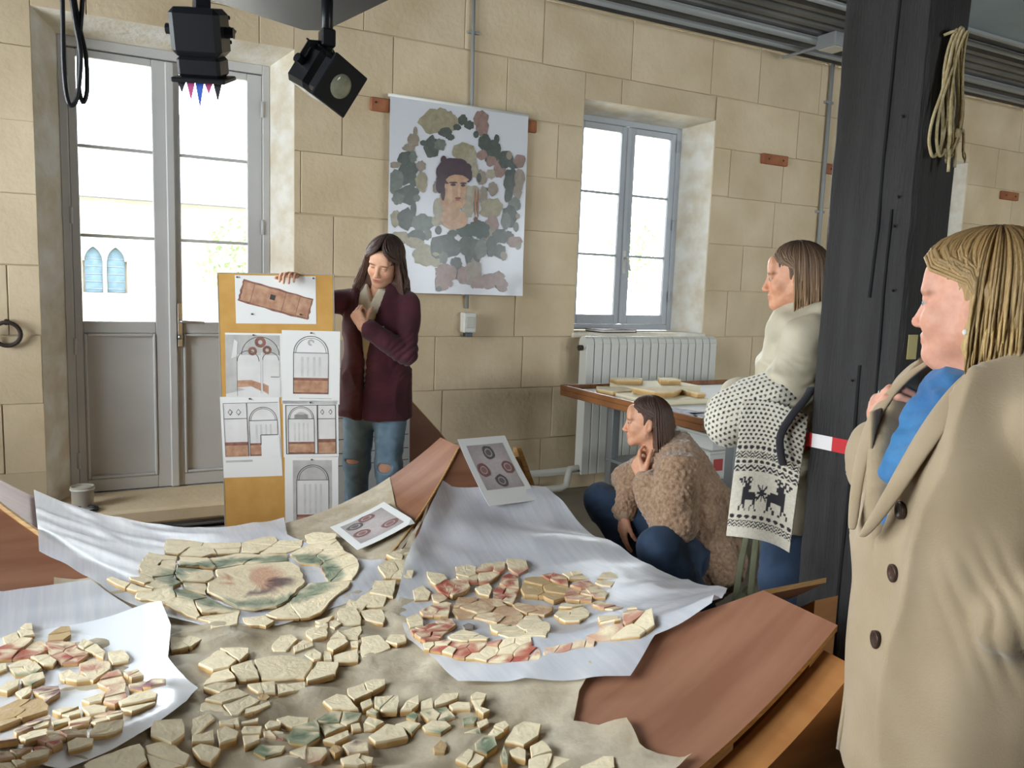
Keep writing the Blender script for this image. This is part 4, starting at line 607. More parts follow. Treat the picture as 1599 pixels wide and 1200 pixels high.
for region in ('right','middle','near','left','back'):
    base={'right':.031,'middle':.018,'near':.018,'left':.030,'back':.026}[region]; r=np.random.default_rng(hash(region)%7 if False else {'right':1,'middle':2,'near':3,'left':4,'back':5}[region])
    for ci,(kind,n,poly) in enumerate(FR[region]):
        CNT.setdefault(region,[]).append(n)
        for pi,cell in enumerate(split(poly,n,r)):
            big=abs(area(cell))>.02
            out=rough(cell,r,.006 if region!='back' else .008,.0011 if n>1 else .0006,.022 if not big else .03)
            if len(out)<3: continue
            cen=out.mean(0); th=r.uniform(.011,.017)*{'near':1.1,'middle':1.1,'back':.75}.get(region,1)
            zx=float(zsurf(cen[0],cen[1])); e_=.02
            sx=float(zsurf(cen[0]+e_,cen[1])-zsurf(cen[0]-e_,cen[1]))/(2*e_)+r.normal()*.02; sy=float(zsurf(cen[0],cen[1]+e_)-zsurf(cen[0],cen[1]-e_))/(2*e_)+r.normal()*.02
            lift=base; 
            if region=='right': lift+=float(tent(np.array([cen[0]]),np.array([cen[1]]))[0])*.9
            if region=='left': lift+=float(filmz(np.array([cen[0]]),np.array([cen[1]]))[0])*.9
            N_=len(out); rings=[1.0,.97,.66,.33] if not big else [1.0,.98,.85,.7,.55,.4,.25,.12]
            V=[];cl=[]
            def zf(XY,h): 
                if big: return zsurf(XY[:,0],XY[:,1])+lift+h
                return zx+lift+h+(XY[:,0]-cen[0])*sx+(XY[:,1]-cen[1])*sy
            bt=cen+(out-cen)*(.93+.05*r.random((N_,1))); V.append(np.column_stack([bt,zf(bt,-.002)])); cl.append(np.tile(EDG*.8,(N_,1)))
            md=cen+(out-cen)*(.99+.04*r.random((N_,1))); V.append(np.column_stack([md,zf(md,th*.55)])); cl.append(EDG*(.85+.3*r.random((N_,1))))
            for k,s in enumerate(rings):
                rr=cen+(out-cen)*s; h=th-(.003 if k==0 else 0); V.append(np.column_stack([rr,zf(rr,h)+ (r.random(N_)-.5)*.0012]))
                pc=paint(kind,rr,cen,np.random.default_rng(ci*50+pi),ci*1.7+pi*.9 if region!='back' else 1.); cl.append(pc*(.93 if k==0 else 1))
            V.append(np.column_stack([cen[None],zf(cen[None],th)])); cl.append(paint(kind,cen[None],cen,np.random.default_rng(ci*50+pi),ci*1.7+pi*.9 if region!='back' else 1.))
            F=[tuple(range(N_))[::-1]]; K_=len(rings)+2
            for k in range(K_-1):
                for i in range(N_): F.append((k*N_+i,k*N_+(i+1)%N_,(k+1)*N_+(i+1)%N_,(k+1)*N_+i))
            for i in range(N_): F.append(((K_-1)*N_+i,(K_-1)*N_+(i+1)%N_,K_*N_))
            Vv=np.vstack(V); org=np.array([cen[0],cen[1],zx+lift])
            o=mesh('plaster_fragment',Vv-org,F,m_frag,None,False,cols=np.vstack(cl)); o.location=org
            if region=='back':
                lab='large plaster piece with the painted head and dark hair' if big and ci==11 else 'cream and green plaster fragment '+WHERE[region]
            else: lab=KINDW[kind]+' '+WHERE[region]
            if not (region=='back' and big and ci==11):
                ar=abs(area(out)); szw='large ' if ar>.006 else ('small ' if ar<.0016 else '')
                bx=BOX[region]; u_=(cen-bx[0])/(bx[1]-bx[0]); lab=szw+lab.replace('small grey','grey')+', '+('far' if u_[1]>.66 else 'near' if u_[1]<.33 else 'middle')+' '+('right' if u_[0]>.66 else 'left' if u_[0]<.33 else 'centre')
                words=lab.split()
            tag(o,lab,'fragment','plaster fragments '+WHERE[region]); NF+=1
print('fragments',NF)
# ---------------------------------------------------------------- printed photo cards on the mould
m_pr=M('card_print',(1,1,1),.5,(.9,.88,.88),60,attr='Col')
def card(cx,cy,wx,wy,rot,lab,lift,rings,sub,tilt=0):
    t=thing('photo_card',lab,'card',(cx,cy,0)); V=[];F=[];nx=ny=8; c,s=math.cos(rot),math.sin(rot)
    def P(u,v,h): x=(u-.5)*wx;y=(v-.5)*wy; X=cx+x*c-y*s; Y=cy+x*s+y*c; return (X-cx,Y-cy,float(zsurf(X,Y))+lift+h+tilt*(v))
    for j in range(ny+1):
        for i in range(nx+1): V.append(P(i/nx,j/ny,0))
    m=len(V)
    for j in range(ny+1):
        for i in range(nx+1): V.append(P(i/nx,j/ny,.0015))
    a=lambda i,j:j*(nx+1)+i
    for j in range(ny):
        for i in range(nx): F.append((a(i,j),a(i,j+1),a(i+1,j+1),a(i+1,j))); F.append((m+a(i,j),m+a(i+1,j),m+a(i+1,j+1),m+a(i,j+1)))
    for i in range(nx): F+= [(a(i,0),a(i+1,0),m+a(i+1,0),m+a(i,0)),(a(i,ny),m+a(i,ny),m+a(i+1,ny),a(i+1,ny))]
    for j in range(ny): F+= [(a(0,j),m+a(0,j),m+a(0,j+1),a(0,j+1)),(a(nx,j),a(nx,j+1),m+a(nx,j+1),m+a(nx,j))]
    mesh('sheet',V,F,m_paper,t)
    V=[];F=[];C_=[]
    x0,x1,y0,y1=sub; n=20
    for j in range(n+1):
        for i in range(n+1):
            u,v=x0+(x1-x0)*i/n,y0+(y1-y0)*j/n; V.append(P(u,v,.0022)); d=math.hypot(i/n-.5,j/n-.5); g0=np.array(lin((196,186,186)))*(1.05-.75*max(0,d-.25)); C_.append(g0)
    F=[(j*(n+1)+i,j*(n+1)+i+1,(j+1)*(n+1)+i+1,(j+1)*(n+1)+i) for j in range(n) for i in range(n)]
    rr=np.random.default_rng(2)
    for (u,v,ru,rv,c_) in rings:
        for (k,f1,f0,cc) in ((0,1.0,.62,c_),(1,.45,.0,tuple(x*1.3 for x in c_))):
            b=len(V); q_=14
            for i in range(q_):
                an=2*math.pi*i/q_; jj=1+.18*(rr.random()-.5)
                V.append(P(u+ru*f1*jj*math.cos(an),v+rv*f1*jj*math.sin(an),.003)); V.append(P(u+ru*f0*math.cos(an),v+rv*f0*math.sin(an),.003)); C_+=[c_ if k==0 else cc]*2
            for i in range(q_): j=(i+1)%q_; F.append((b+2*i,b+2*j,b+2*j+1,b+2*i+1))
    mesh('printed_picture',V,F,m_pr,t,cols=C_)
RC=lin((140,104,100)); GC=lin((104,100,98))
card(1.60,3.105,.245,.33,.02,'photo card with four wreaths lying before the far corner of the mould',.058,[(.5,.78,.12,.10,GC),(.25,.54,.12,.10,RC),(.75,.55,.12,.10,RC),(.5,.36,.12,.10,GC)],(.12,.88,.24,.90),.02)
card(1.015,3.085,.24,.335,.05,'tilted photo card with four wreaths beside the ringed head',.03,[(.55,.78,.15,.10,RC),(.28,.40,.15,.10,RC),(.72,.30,.15,.10,RC),(.30,.68,.15,.10,GC)],(.12,.88,.13,.87))
# ---------------------------------------------------------------- plywood sheet and second board behind the presenter
t=thing('plywood_sheet','dark reddish plywood sheet with a slanting top leaning behind the presenter','plywood',(0,4.44,0)); G().prism([(1.40,0),(2.02,0),(1.98,.47),(1.87,.60),(1.63,.855),(1.40,1.08)],1,0,.018).build('panel',m_ply,t); G().prism([(1.39,1.079),(1.63,.857),(1.87,.602),(1.98,.472),(1.985,.476),(1.874,.607),(1.634,.862),(1.394,1.085)],1,-.001,.019).build('edge_strip',m_plyedge,t)
m_ink=M('black_ink_line',(.05,.045,.045),.6); m_grey=M('pencil_grey_print',lin((176,174,172)),.6,lin((196,194,190)),14); m_oker=M('brown_print_band',lin((196,158,128)),.6,lin((170,122,98)),26,stretch=(1,1,1)); m_dk=M('dark_red_print',lin((120,82,70)),.6,lin((150,105,90)),30); m_ltb=M('pale_print',lin((216,214,212)),.6,lin((226,224,222)),9)
m_ochreb=M('ochre_cork_board',lin((206,160,88)),.8,lin((196,148,76)),9,.1,120); m_bedge=M('grey_board_edge',lin((168,168,160)),.5)
class Pr(G):
    """flat print on a sheet: x,z in metres, y stacks the layers towards the viewer"""
    def rect(s,x0,x1,z0,z1,mi,h): y=-.0012-h*.00025; return s.add([(x0,y,z0),(x1,y,z0),(x1,y,z1),(x0,y,z1)],[(0,1,2,3)],mi)
    def poly(s,P,mi,h): y=-.0012-h*.00025; return s.add([(p[0],y,p[1]) for p in P],[tuple(range(len(P)))],mi)
    def arc(s,cx,cz,r,w,mi,h,a0=0,a1=math.pi,n=16):
        y=-.0012-h*.00025;V=[];F=[]
        for k in range(n+1):
            a=a0+(a1-a0)*k/n; V+=[(cx+r*math.cos(a),y,cz+r*math.sin(a)),(cx+(r-w)*math.cos(a),y,cz+(r-w)*math.sin(a))]
        for k in range(n): F.append((2*k,2*k+2,2*k+3,2*k+1))
        return s.add(V,F,mi)
    def line(s,x0,z0,x1,z1,w,mi,h):
        d=math.hypot(x1-x0,z1-z0); nx,nz=-(z1-z0)/d*w/2,(x1-x0)/d*w/2
        return s.poly([(x0+nx,z0+nz),(x1+nx,z1+nz),(x1-nx,z1-nz),(x0-nx,z0-nz)][::-1],mi,h)
PM=[m_ink,m_grey,m_oker,m_dk,m_ltb,m_paper,M('faint_column_print',lin((198,197,196)),.6,lin((212,211,210)),20)]
def arch(g,x0,x1,z0,zs_,band=True):
    """drawn wall bay: brown dado, faint columns, round arch"""
    w=x1-x0; r=w/2; c=(x0+x1)/2
    g.rect(x0,x1,z0,zs_,4,.5)
    if band: g.rect(x0,x1,z0,z0+w*.45,2,1); g.rect(x0,x1,z0+w*.40,z0+w*.48,3,2); g.rect(x0,x1,z0,z0+.008,3,3)
    for k in (.22,.38,.56,.72): g.rect(x0+w*k,x0+w*(k+.07),z0+w*.52,zs_-.02,6,1)
    g.arc(c,zs_,r,.003,0,3); g.arc(c,zs_,r*.88,.002,0,3); g.line(x0,zs_,x1,zs_,.003,0,4)
    g.line(x0,z0,x0,zs_,.0025,0,4); g.line(x1,z0,x1,zs_,.0025,0,4)
m_pin=M('pin_head',(.08,.08,.08),.3)
def pinned(board,x0,x1,z0,z1,draw,lab,skew=0,curl=0,pins=None):
    """a pinned print is a thing of its own"""
    t=thing('pinned_print',lab,'print',(0,0,0)); t.matrix_world=board.matrix_world@Matrix.Translation((x0,0,z0))@Matrix.Rotation(skew,4,'Y'); W_,H_=x1-x0,z1-z0
    g=G(); n=8; V=[];F=[]
    for j in range(n+1):
        f=j/n; y=-.0015-curl*max(0,.6-f)**2
        V+=[(0,y,f*H_),(W_,y,f*H_)]
    k=len(V); V+=[(a,b+.0008,c) for a,b,c in V]
    for j in range(n): F+=[(2*j,2*j+1,2*j+3,2*j+2),(k+2*j,k+2*j+2,k+2*j+3,k+2*j+1),(2*j,2*j+2,k+2*j+2,k+2*j),(2*j+1,k+2*j+1,k+2*j+3,2*j+3)]
    F+=[(0,k,k+1,1),(2*n,2*n+1,k+2*n+1,k+2*n)]
    mesh('sheet',V,F,m_paper,t)
    p=Pr(); draw(p,W_,H_); 
    p.V=[(x,y-.0006-curl*max(0,.6-z/H_)**2,z) for x,y,z in p.V]
    p.build('printed_drawing',PM,t)
    for (u,v) in (pins or [(.5,.97)]):
        G().lathe([(.001,-.006),(.004,-.006),(.0045,-.002),(.002,0),(.001,.0)],(0,0,0),8,mat=Matrix.Translation((u*W_,-.003,v*H_))@Matrix.Rotation(-math.pi/2,4,'X')).build('push_pin',m_pin,t)
    return t
BW,BH=.585,1.50
board=thing('display_board','tall ochre display board with pinned drawings held by the presenter','board',(0,0,0))
a0=Vector((.59,4.075,0)); a1=Vector((1.098,3.89,0)); d=(a1-a0).normalized(); nrm=Vector((-d.y,d.x,0)); lean=.02
board.matrix_world=frame_m(a0,d,nrm,Vector((0,0,1)))@Matrix.Rotation(-lean,4,'Y')@Matrix.Rotation(.0,4,'X')
bpy.context.view_layer.update(); BW=(a1-a0).length
G().bbox(0,BW,.0,.02,.0,1.505,.002).build('panel',m_ochreb,board)
g_=G(); g_.box(-.004,.0,-.001,.021,0,1.509); g_.box(BW,BW+.004,-.001,.021,0,1.509); g_.box(0,BW,-.001,.021,1.505,1.509); g_.build('edge_strip',m_bedge,board)
def s_(u): return u/558*BW*1.17-.005
# six drawings, top to bottom
def d_top(p,W,Hh):
    c=math.cos(-.27);s=math.sin(-.27); R_=lambda x,z:(W*.5+x*c-z*s,Hh*.5+x*s+z*c); rr=random.Random(1)
    def ring(w,h,j): 
        P=[]
        for (x0,z0,x1,z1) in ((-w,-h,w,-h),(w,-h,w,h),(w,h,-w,h),(-w,h,-w,-h)):
            for k in range(8): P.append(R_(x0+(x1-x0)*k/8+rr.uniform(-j,j),z0+(z1-z0)*k/8+rr.uniform(-j,j)))
        return P
    p.poly(ring(W*.45,Hh*.235,.003),3,0); p.poly(ring(W*.425,Hh*.20,.002),2,1); p.poly([R_(x,z) for x,z in ((-.03,-.005),(-.005,-.005),(-.005,.02),(-.03,.02))],0,2)
    for k in (-.3,.1,.28): p.line(*R_(W*k,-Hh*.2),*R_(W*k,Hh*.2),.003,3,2)
def d_3d(p,W,Hh):
    p.rect(.0,W*.97,.0,Hh*.97,1,0); p.poly([(W*.2,Hh*.15),(W*.62,Hh*.06),(W*.62,Hh*.75),(W*.2,Hh*.66)],4,1); p.poly([(W*.66,Hh*.06),(W*.95,0),(W*.95,Hh*.8),(W*.66,Hh*.7)],4,1)
    p.poly([(W*.2,Hh*.15),(W*.45,Hh*.17),(W*.62,Hh*.1),(W*.62,Hh*.22),(W*.45,Hh*.27),(W*.2,Hh*.26)],2,2); p.poly([(W*.66,Hh*.1),(W*.76,Hh*.04),(W*.76,Hh*.18),(W*.66,Hh*.22)],2,2)
    p.arc(W*.62,Hh*.66,W*.34,W*.34,1,2); p.arc(W*.62,Hh*.66,W*.34,.003,0,3)
    for x,z,r in ((.62,.86,.1),(.48,.72,.08),(.74,.74,.08)): p.arc(W*x,Hh*z,W*r,W*r*.6,3,4,0,2*math.pi)
    p.arc(W*.4,Hh*.56,W*.2,.003,0,3); p.arc(W*.8,Hh*.58,W*.15,.003,0,3); p.poly([(W*.16,Hh*.9),(W*.1,Hh*.6),(W*.2,Hh*.64),(W*.22,Hh*.86)],4,3)
    p.rect(W*.2,W*.205,Hh*.02,Hh*.66,0,4); p.rect(W*.63,W*.655,Hh*.02,Hh*.7,4,4); p.rect(W*.8,W*.97,0,Hh*.32,4,5); p.line(W*.8,Hh*.32,W*.95,Hh*.32,.003,0,6); p.poly([(0,0),(W*.97,0),(W*.97,Hh*.06),(W*.62,Hh*.06),(W*.45,Hh*.14),(0,Hh*.05)],4,2)
def d_arch(p,W,Hh): arch(p,W*.2,W*.8,Hh*.14,Hh*.70); p.arc(W*.5,Hh*.84,.016,.008,1,5,0,5); p.rect(W*.3,W*.86,Hh*.075,Hh*.085,1,1)
def d_two(p,W,Hh):
    p.rect(W*.05,W*.97,Hh*.26,Hh*.92,4,0); arch(p,W*.47,W*.95,Hh*.26,Hh*.70); p.rect(W*.05,W*.44,Hh*.26,Hh*.42,2,5); p.rect(W*.05,W*.44,Hh*.40,Hh*.44,3,6); p.rect(W*.66,W*.98,Hh*.24,Hh*.52,5,7); p.line(W*.66,Hh*.52,W*.95,Hh*.52,.004,0,8); p.line(W*.66,Hh*.40,W*.66,Hh*.52,.004,0,8)
    for x in (.16,.30): p.poly([(W*x,Hh*.77),(W*(x+.04),Hh*.81),(W*x,Hh*.85),(W*(x-.04),Hh*.81)],0,5); p.poly([(W*x,Hh*.78),(W*(x+.03),Hh*.81),(W*x,Hh*.84),(W*(x-.03),Hh*.81)],4,6)
    p.line(W*.05,Hh*.73,W*.44,Hh*.73,.003,0,6); p.line(W*.05,Hh*.92,W*.97,Hh*.92,.002,0,6); p.line(W*.44,Hh*.26,W*.44,Hh*.92,.003,0,6); p.line(W*.05,Hh*.26,W*.05,Hh*.92,.002,0,6); p.rect(W*.05,W*.5,Hh*.19,Hh*.215,1,1)
def d_three(p,W,Hh):
    p.rect(W*.05,W*.95,Hh*.06,Hh*.92,4,0); arch(p,W*.09,W*.56,Hh*.06,Hh*.68); p.rect(W*.62,W*.95,Hh*.06,Hh*.28,2,5); p.rect(W*.62,W*.95,Hh*.26,Hh*.32,3,6); p.arc(W*.325,Hh*.69,W*.12,W*.12,1,6); p.rect(W*.2,W*.45,Hh*.69,Hh*.76,1,6)
    for x in (.71,.86): p.poly([(W*x,Hh*.75),(W*(x+.035),Hh*.80),(W*x,Hh*.85),(W*(x-.035),Hh*.80)],0,5); p.poly([(W*x,Hh*.765),(W*(x+.025),Hh*.80),(W*x,Hh*.835),(W*(x-.025),Hh*.80)],4,6)
    p.line(W*.62,Hh*.68,W*.95,Hh*.68,.003,0,6); p.line(W*.62,Hh*.06,W*.62,Hh*.92,.005,0,6)
    for z in (.06,.92): p.line(W*.05,Hh*z,W*.95,Hh*z,.003,0,7)
    p.line(W*.05,Hh*.06,W*.05,Hh*.92,.003,0,7); p.line(W*.95,Hh*.06,W*.95,Hh*.92,.003,0,7)
def d_last(p,W,Hh): p.rect(W*.15,W*.88,Hh*.05,Hh*.96,1,0); arch(p,W*.22,W*.82,Hh*.05,Hh*.70)
pinned(board,.078,.458,1.265,1.497,d_top,'print of a long brown painted panel at the top of the board',0,.0,[(.03,.96),(.97,.96),(.2,.2),(.8,.2)])
pinned(board,.022,.288,.905,1.22,d_3d,'print of a vaulted room in perspective on the left of the board',.01,.0)
pinned(board,.285,.565,.87,1.235,d_arch,'print of one tall arched bay on the right of the board',.02,.0)
pinned(board,.0,.282,.50,.905,d_two,'print of an arch with a cut out corner low on the left of the board',-.02,.0)
pinned(board,.29,.558,.60,.885,d_three,'print of an arched bay with lozenges on the right of the board',.0,.0)
pinned(board,.29,.552,.21,.60,d_last,'lowest print of a single arch on the board',.01,.0)
b2=thing('display_board','white panel with line drawings standing behind the presenter','board',(0,0,0)); b2.matrix_world=Matrix.Translation((1.20,4.33,0))@Matrix.Rotation(-.05,4,'X')
bpy.context.view_layer.update()
G().bbox(0,.46,0,.018,.0,1.16,.002).build('panel',m_paper,b2); p=Pr()
for z in (.45,.52,.60,.72,.86,1.0): p.line(.01,z,.45,z+.01,.004,0,2)
for k in range(18): rr=random.Random(k); x=rr.uniform(.03,.42); z=rr.uniform(.15,1.05); p.line(x,z,x+rr.uniform(-.04,.04),z+rr.uniform(-.05,.05),.003,1,1)
p.rect(.02,.44,.70,.98,4,0); p.line(.1,.72,.1,.98,.004,0,3); p.build('printed_drawing',PM,b2)
# ---------------------------------------------------------------- dark timber post with rope and tape
m_post=M('dark_stained_oak',lin((42,40,40)),.65,lin((27,24,23)),3,.5,25,stretch=(6,6,.7),detail=6)
m_crack=M('black_crack',(.006,.006,.007),.9)
m_rope=M('pale_hemp_rope',lin((206,190,150)),.85,lin((176,156,112)),60,.5,160)
PXp,PYp,PSx,PSy=2.024,1.474,.165,.30
post_=thing('timber_post','dark oak post with long cracks holding a coil of rope','post',(PXp,PYp,0))
V=[];F=[]; nz=40; rr=np.random.default_rng(4); prof=[(.012,0),(PSx-.012,0),(PSx,.012),(PSx,PSy-.012),(PSx-.012,PSy),(.012,PSy),(0,PSy-.012),(0,.012)]
for j in range(nz+1):
    z=3.42*j/nz
    for (x,y) in prof: V.append((x+(rr.random()-.5)*.003,y+(rr.random()-.5)*.003,z))
for j in range(nz):
    for i in range(8): F.append((j*8+i,j*8+(i+1)%8,(j+1)*8+(i+1)%8,(j+1)*8+i))
F+= [tuple(range(8))[::-1],tuple(range(nz*8,nz*8+8))]
mesh('timber_body',V,F,m_post,post_)
def crack(pts,wd,name='crack'):
    g=G()
    for (y0,z0),(y1,z1) in zip(pts,pts[1:]): g.add([(-.0035,y0-wd,z0),(-.0035,y0+wd,z0),(-.0035,y1+wd,z1),(-.0035,y1-wd,z1),(.0,y0-wd*1.6,z0),(.0,y0+wd*1.6,z0),(.0,y1+wd*1.6,z1),(.0,y1-wd*1.6,z1)],[(0,3,2,1),(0,4,7,3),(1,2,6,5),(0,1,5,4),(3,7,6,2)])
    g.build(name,m_crack,post_)
crack([(.095,3.4),(.10,2.6),(.108,2.2),(.112,1.9),(.11,1.7),(.118,1.5)],.0035); crack([(.07,1.75),(.072,1.5),(.066,1.2),(.07,.9)],.003); crack([(.13,1.3),(.128,.95),(.135,.6),(.13,.3)],.004); crack([(.05,1.05),(.055,.7),(.05,.35)],.003)
for (y,z) in ((.06,2.0),(.05,1.78),(.055,1.70),(.04,1.52),(.15,1.25)): G().tube([(-.004,y,z),(-.012,y-.004,z+.006)],.003,6).build('nail',m_iron,post_)
tag(G().bbox(PXp+.025,PXp+.065,PYp-.003,PYp-.0005,1.33,1.40,.0005).build('paper_note',M('yellow_note',lin((214,200,140)),.7)),'small yellow note stuck on the dark post','note')
# rope coil hung on a nail
rp=thing('rope_coil','coil of pale hemp rope hung high on the dark post','rope',(2.11,PYp-.016,1.88))
cx=2.11; rr=random.Random(3)
def loop(dx0,dx1,top,bot,yo,ph=0,n=26):
    P=[]
    for k in range(n):
        a=2*math.pi*k/n+ph; s,c=math.sin(a),math.cos(a)
        z=(top+bot)/2+(top-bot)/2*c; f=(top-z)/(top-bot); w_=.012+.010*math.sin(f*math.pi)
        xm=dx0*(1-f)+dx1*f; P.append((xm+w_*s*(1 if f<.5 else 1.2),-yo-.006*math.cos(3*a),z))
    return P
for k,(a,b,tp,bt,y) in enumerate(((-.02,-.018,.345,.02,.004),(-.012,.0,.35,.012,.010),(.0,.008,.352,.0,.006),(-.006,.014,.346,.015,.014),(.006,-.008,.342,.008,.018),(.004,.018,.348,.02,.0))):
    G().tube(loop(a,b,tp,bt,y),.0042,7,closed=True).build('rope_loop',m_rope,rp,True)
def wl(pts,name='rope_loop',r=.0042):
    P=[Vector(p) for p in pts]; Q=[]
    for i in range(len(P)-1):
        p0,p1,p2,p3=P[max(i-1,0)],P[i],P[i+1],P[min(i+2,len(P)-1)]
        for t in np.linspace(0,1,7)[:-1]: Q.append(.5*((2*p1)+(p2-p0)*t+(2*p0-5*p1+4*p2-p3)*t*t+(3*p1-p0-3*p2+p3)*t**3))
    Q.append(P[-1]); G().tube(Q,r,7).build(name,m_rope,rp,True)
wl([(-.018,-.006,.335),(-.032,-.008,.27),(-.048,-.008,.19),(-.078,-.008,.11),(-.086,-.008,.05),(-.072,-.01,.01),(-.054,-.01,.012),(-.036,-.012,.05),(-.022,-.012,.14)])
wl([(-.02,-.01,.25),(-.04,-.012,.20),(-.06,-.012,.13),(-.062,-.012,.06),(-.05,-.014,.015),(-.036,-.014,.012),(-.024,-.014,.03)])
wl([(-.045,.008,.330),(-.03,-.01,.338),(-.012,-.008,.334)]); wl([(.012,-.022,.075),(.03,-.024,.085),(.044,-.02,.06),(.05,-.018,.03)]); wl([(.05,-.018,.035),(.052,-.018,.02),(.066,-.016,.008)],'rope_end',.003); wl([(.05,-.018,.035),(.06,-.02,.02),(.058,-.02,.0)],'rope_end',.002); wl([(-.012,-.02,.03),(-.012,-.022,-.03)],'rope_end'); wl([(.012,-.02,.05),(.014,-.022,-.016)],'rope_end')
G().lathe([(.002,-.014),(.012,-.01),(.014,0),(.012,.01),(.002,.014)],(0,0,0),10,mat=Matrix.Translation((.008,-.018,.075))).build('knot',m_rope,rp,True)
# barrier tape round the post
m_tr=M('red_tape',lin((196,44,50)),.35); m_tw=M('white_tape',lin((226,220,220)),.35)
tp=thing('barrier_tape','red and white barrier tape wrapped round the dark post','tape',(PXp,PYp,1.045))
g_=G(); o_=.005; path=[(-o_,PSy+o_),(-o_,-o_),(PSx+o_,-o_),(PSx+o_,PSy+o_),(-o_,PSy+o_)]; acc=0
segs=[]
for (a,b) in zip(path,path[1:]):
    l=math.hypot(b[0]-a[0],b[1]-a[1]); n=12
    for k in range(n): 
        p=(a[0]+(b[0]-a[0])*k/n,a[1]+(b[1]-a[1])*k/n); q_=(a[0]+(b[0]-a[0])*(k+1)/n,a[1]+(b[1]-a[1])*(k+1)/n); m0=acc+l*k/n
        sl=lambda t:.01*math.sin(t*5)-.02*min(t,.3)
        z0,z1=sl(m0),sl(m0+l/n); nrm=(0,0)
        g_.add([(p[0],p[1],z0-.022),(q_[0],q_[1],z1-.022),(q_[0],q_[1],z1+.022),(p[0],p[1],z0+.022)],[(0,1,2,3)],1 if ((m0+.11)%.2)<.13 else 0)
    acc+=l
ob=g_.build('tape_band',[m_tw,m_tr],tp); md=ob.modifiers.new('thickness','SOLIDIFY'); md.thickness=.001; md.offset=0
# ---------------------------------------------------------------- lighting track with two spotlights and a cable loop
tr=thing('lighting_track','dark grey lighting track plate hanging over the mould','track',(0,0,2.36))
pl=[(.70,2.955),(.765,2.915),(.86,2.45),(.86,2.15),(-.9,1.62),(-.9,2.28)]
G().prism(pl,2,0,.05).build('track_plate',m_dkmetal,tr)
for x,y in ((.62,2.6),(-.55,2.1)): cyl((x,y,.05),(x,y,1.06),.012,8).build('hanger_rod',m_dkmetal,tr,True)
m_lens=M('pale_glass_lens',lin((170,172,150)),.15,lin((140,142,120)),30,spec=.8); m_gel=M('coloured_gel',lin((190,70,130)),.4); m_gel2=M('blue_gel',lin((50,90,190)),.4)
def spotlight(loc,aim,lab,ln=.17,sz=.115,gel=False,roll=0):
    t=thing('stage_spotlight',lab,'spotlight',loc); z=-(Vector(aim).normalized()); x=Vector((0,0,1)).cross(z).normalized(); y=z.cross(x); mt=frame_m((0,0,-.285),x,y,z)@Matrix.Rotation(roll,4,'Z')
    h=sz/2
    G().bbox(-h,h,-h,h,-.01,ln*.62,.014,mat=mt).build('lamp_housing',m_black,t); G().bbox(-h*.86,h*.86,-h*.86,h*.86,-.06,-.01,.008,mat=mt).build('front_barrel',m_black,t)
    for k in range(3): G().bbox(-h*1.02,h*1.02,h*.97,h*1.06,.02+k*.03,.03+k*.03,.002,mat=mt).build('cooling_fin',m_black,t)
    g=G().bbox(-h*1.08,h*1.08,-h*1.08,h*1.08,-.072,-.06,.003,mat=mt); g.build('accessory_frame',m_black,t)
    G().lathe([(.001,-.079),(h*.40,-.077),(h*.56,-.073),(h*.58,-.068),(.001,-.068)],(0,0,0),20,mat=mt).build('lens',m_lens,t,True)
    yk=G(); yk.tube([mt@Vector((-h-.012,0,.05)),mt@Vector((-h-.012,h*.9,.05)),Vector((0,0,-.185)),mt@Vector((h+.012,h*.9,.05)),mt@Vector((h+.012,0,.05))],.007,8); yk.build('yoke',m_black,t)
    for s in (-1,1): cyl(mt@Vector((s*h,0,.05)),mt@Vector((s*(h+.022),0,.05)),.014,10).build('yoke_knob',m_black,t)
    cyl((0,0,-.21),(0,0,-.01),.017,10).build('stem',m_black,t,True); G().bbox(-.02,.02,-.024,.024,-.20,-.15,.004).build('swivel',m_black,t)
    G().bbox(-.065,.065,-.035,.035,-.022,.0,.008,mat=Matrix.Rotation(.3,4,'Z')).build('track_adapter',m_black,t)
    if gel:
        for k in range(5):
            x0=-h*.9+k*h*.36; w_=h*.34; l_=.03+.018*((k*7)%3); c_=mt@Vector((x0+w_/2,-h*.75,-.07)); u_=Vector(rt).normalized()*w_*.55; n_=Vector((-fw.x,-fw.y,0)).normalized()*.001; q0=[c_-u_,c_+u_,c_+Vector((0,0,-l_))]
            g=G().add([p+n_ for p in q0]+[p-n_ for p in q0],[(0,2,1),(3,4,5),(0,1,4,3),(1,2,5,4),(2,0,3,5)]); g.build('torn_gel',[m_black,m_gel,m_gel2,m_gel,m_black][k],t)
        G().box(-h*.5,h*.5,h*.98,h*1.0,.04,.075,mat=mt).build('rating_plate',m_dkmetal,t)
    return t
spotlight((.285,2.32,2.36),(.12,.30,-1),'black stage spotlight with torn coloured gels above the glazed door',.17,.125,True)
spotlight((.635,2.40,2.36),(.35,-.85,-.42),'black stage spotlight with a round glass lens facing the viewer',.15,.125,False,.35)
cb=thing('cable_loop','black cable loop hanging before the upper left of the door','cable',(-.01,2.36,2.36))
def bez3(P,n=24):
    P=[Vector(p) for p in P]; Q=[]
    for i in range(len(P)-1):
        p0,p1,p2,p3=P[max(i-1,0)],P[i],P[i+1],P[min(i+2,len(P)-1)]
        for t in np.linspace(0,1,7)[:-1]: Q.append(.5*((2*p1)+(p2-p0)*t+(2*p0-5*p1+4*p2-p3)*t*t+(3*p1-p0-3*p2+p3)*t**3))
    return Q+[P[-1]]
G().tube(bez3([(-.02,0,.02),(-.022,0,-.2),(-.024,0,-.36),(-.018,0,-.44),(-.006,0,-.452),(.006,.0,-.42),(.014,0,-.33),(.004,0,-.25),(-.006,0,-.14),(-.006,0,.02)]),.0055,8).build('cable',m_black,cb,True)
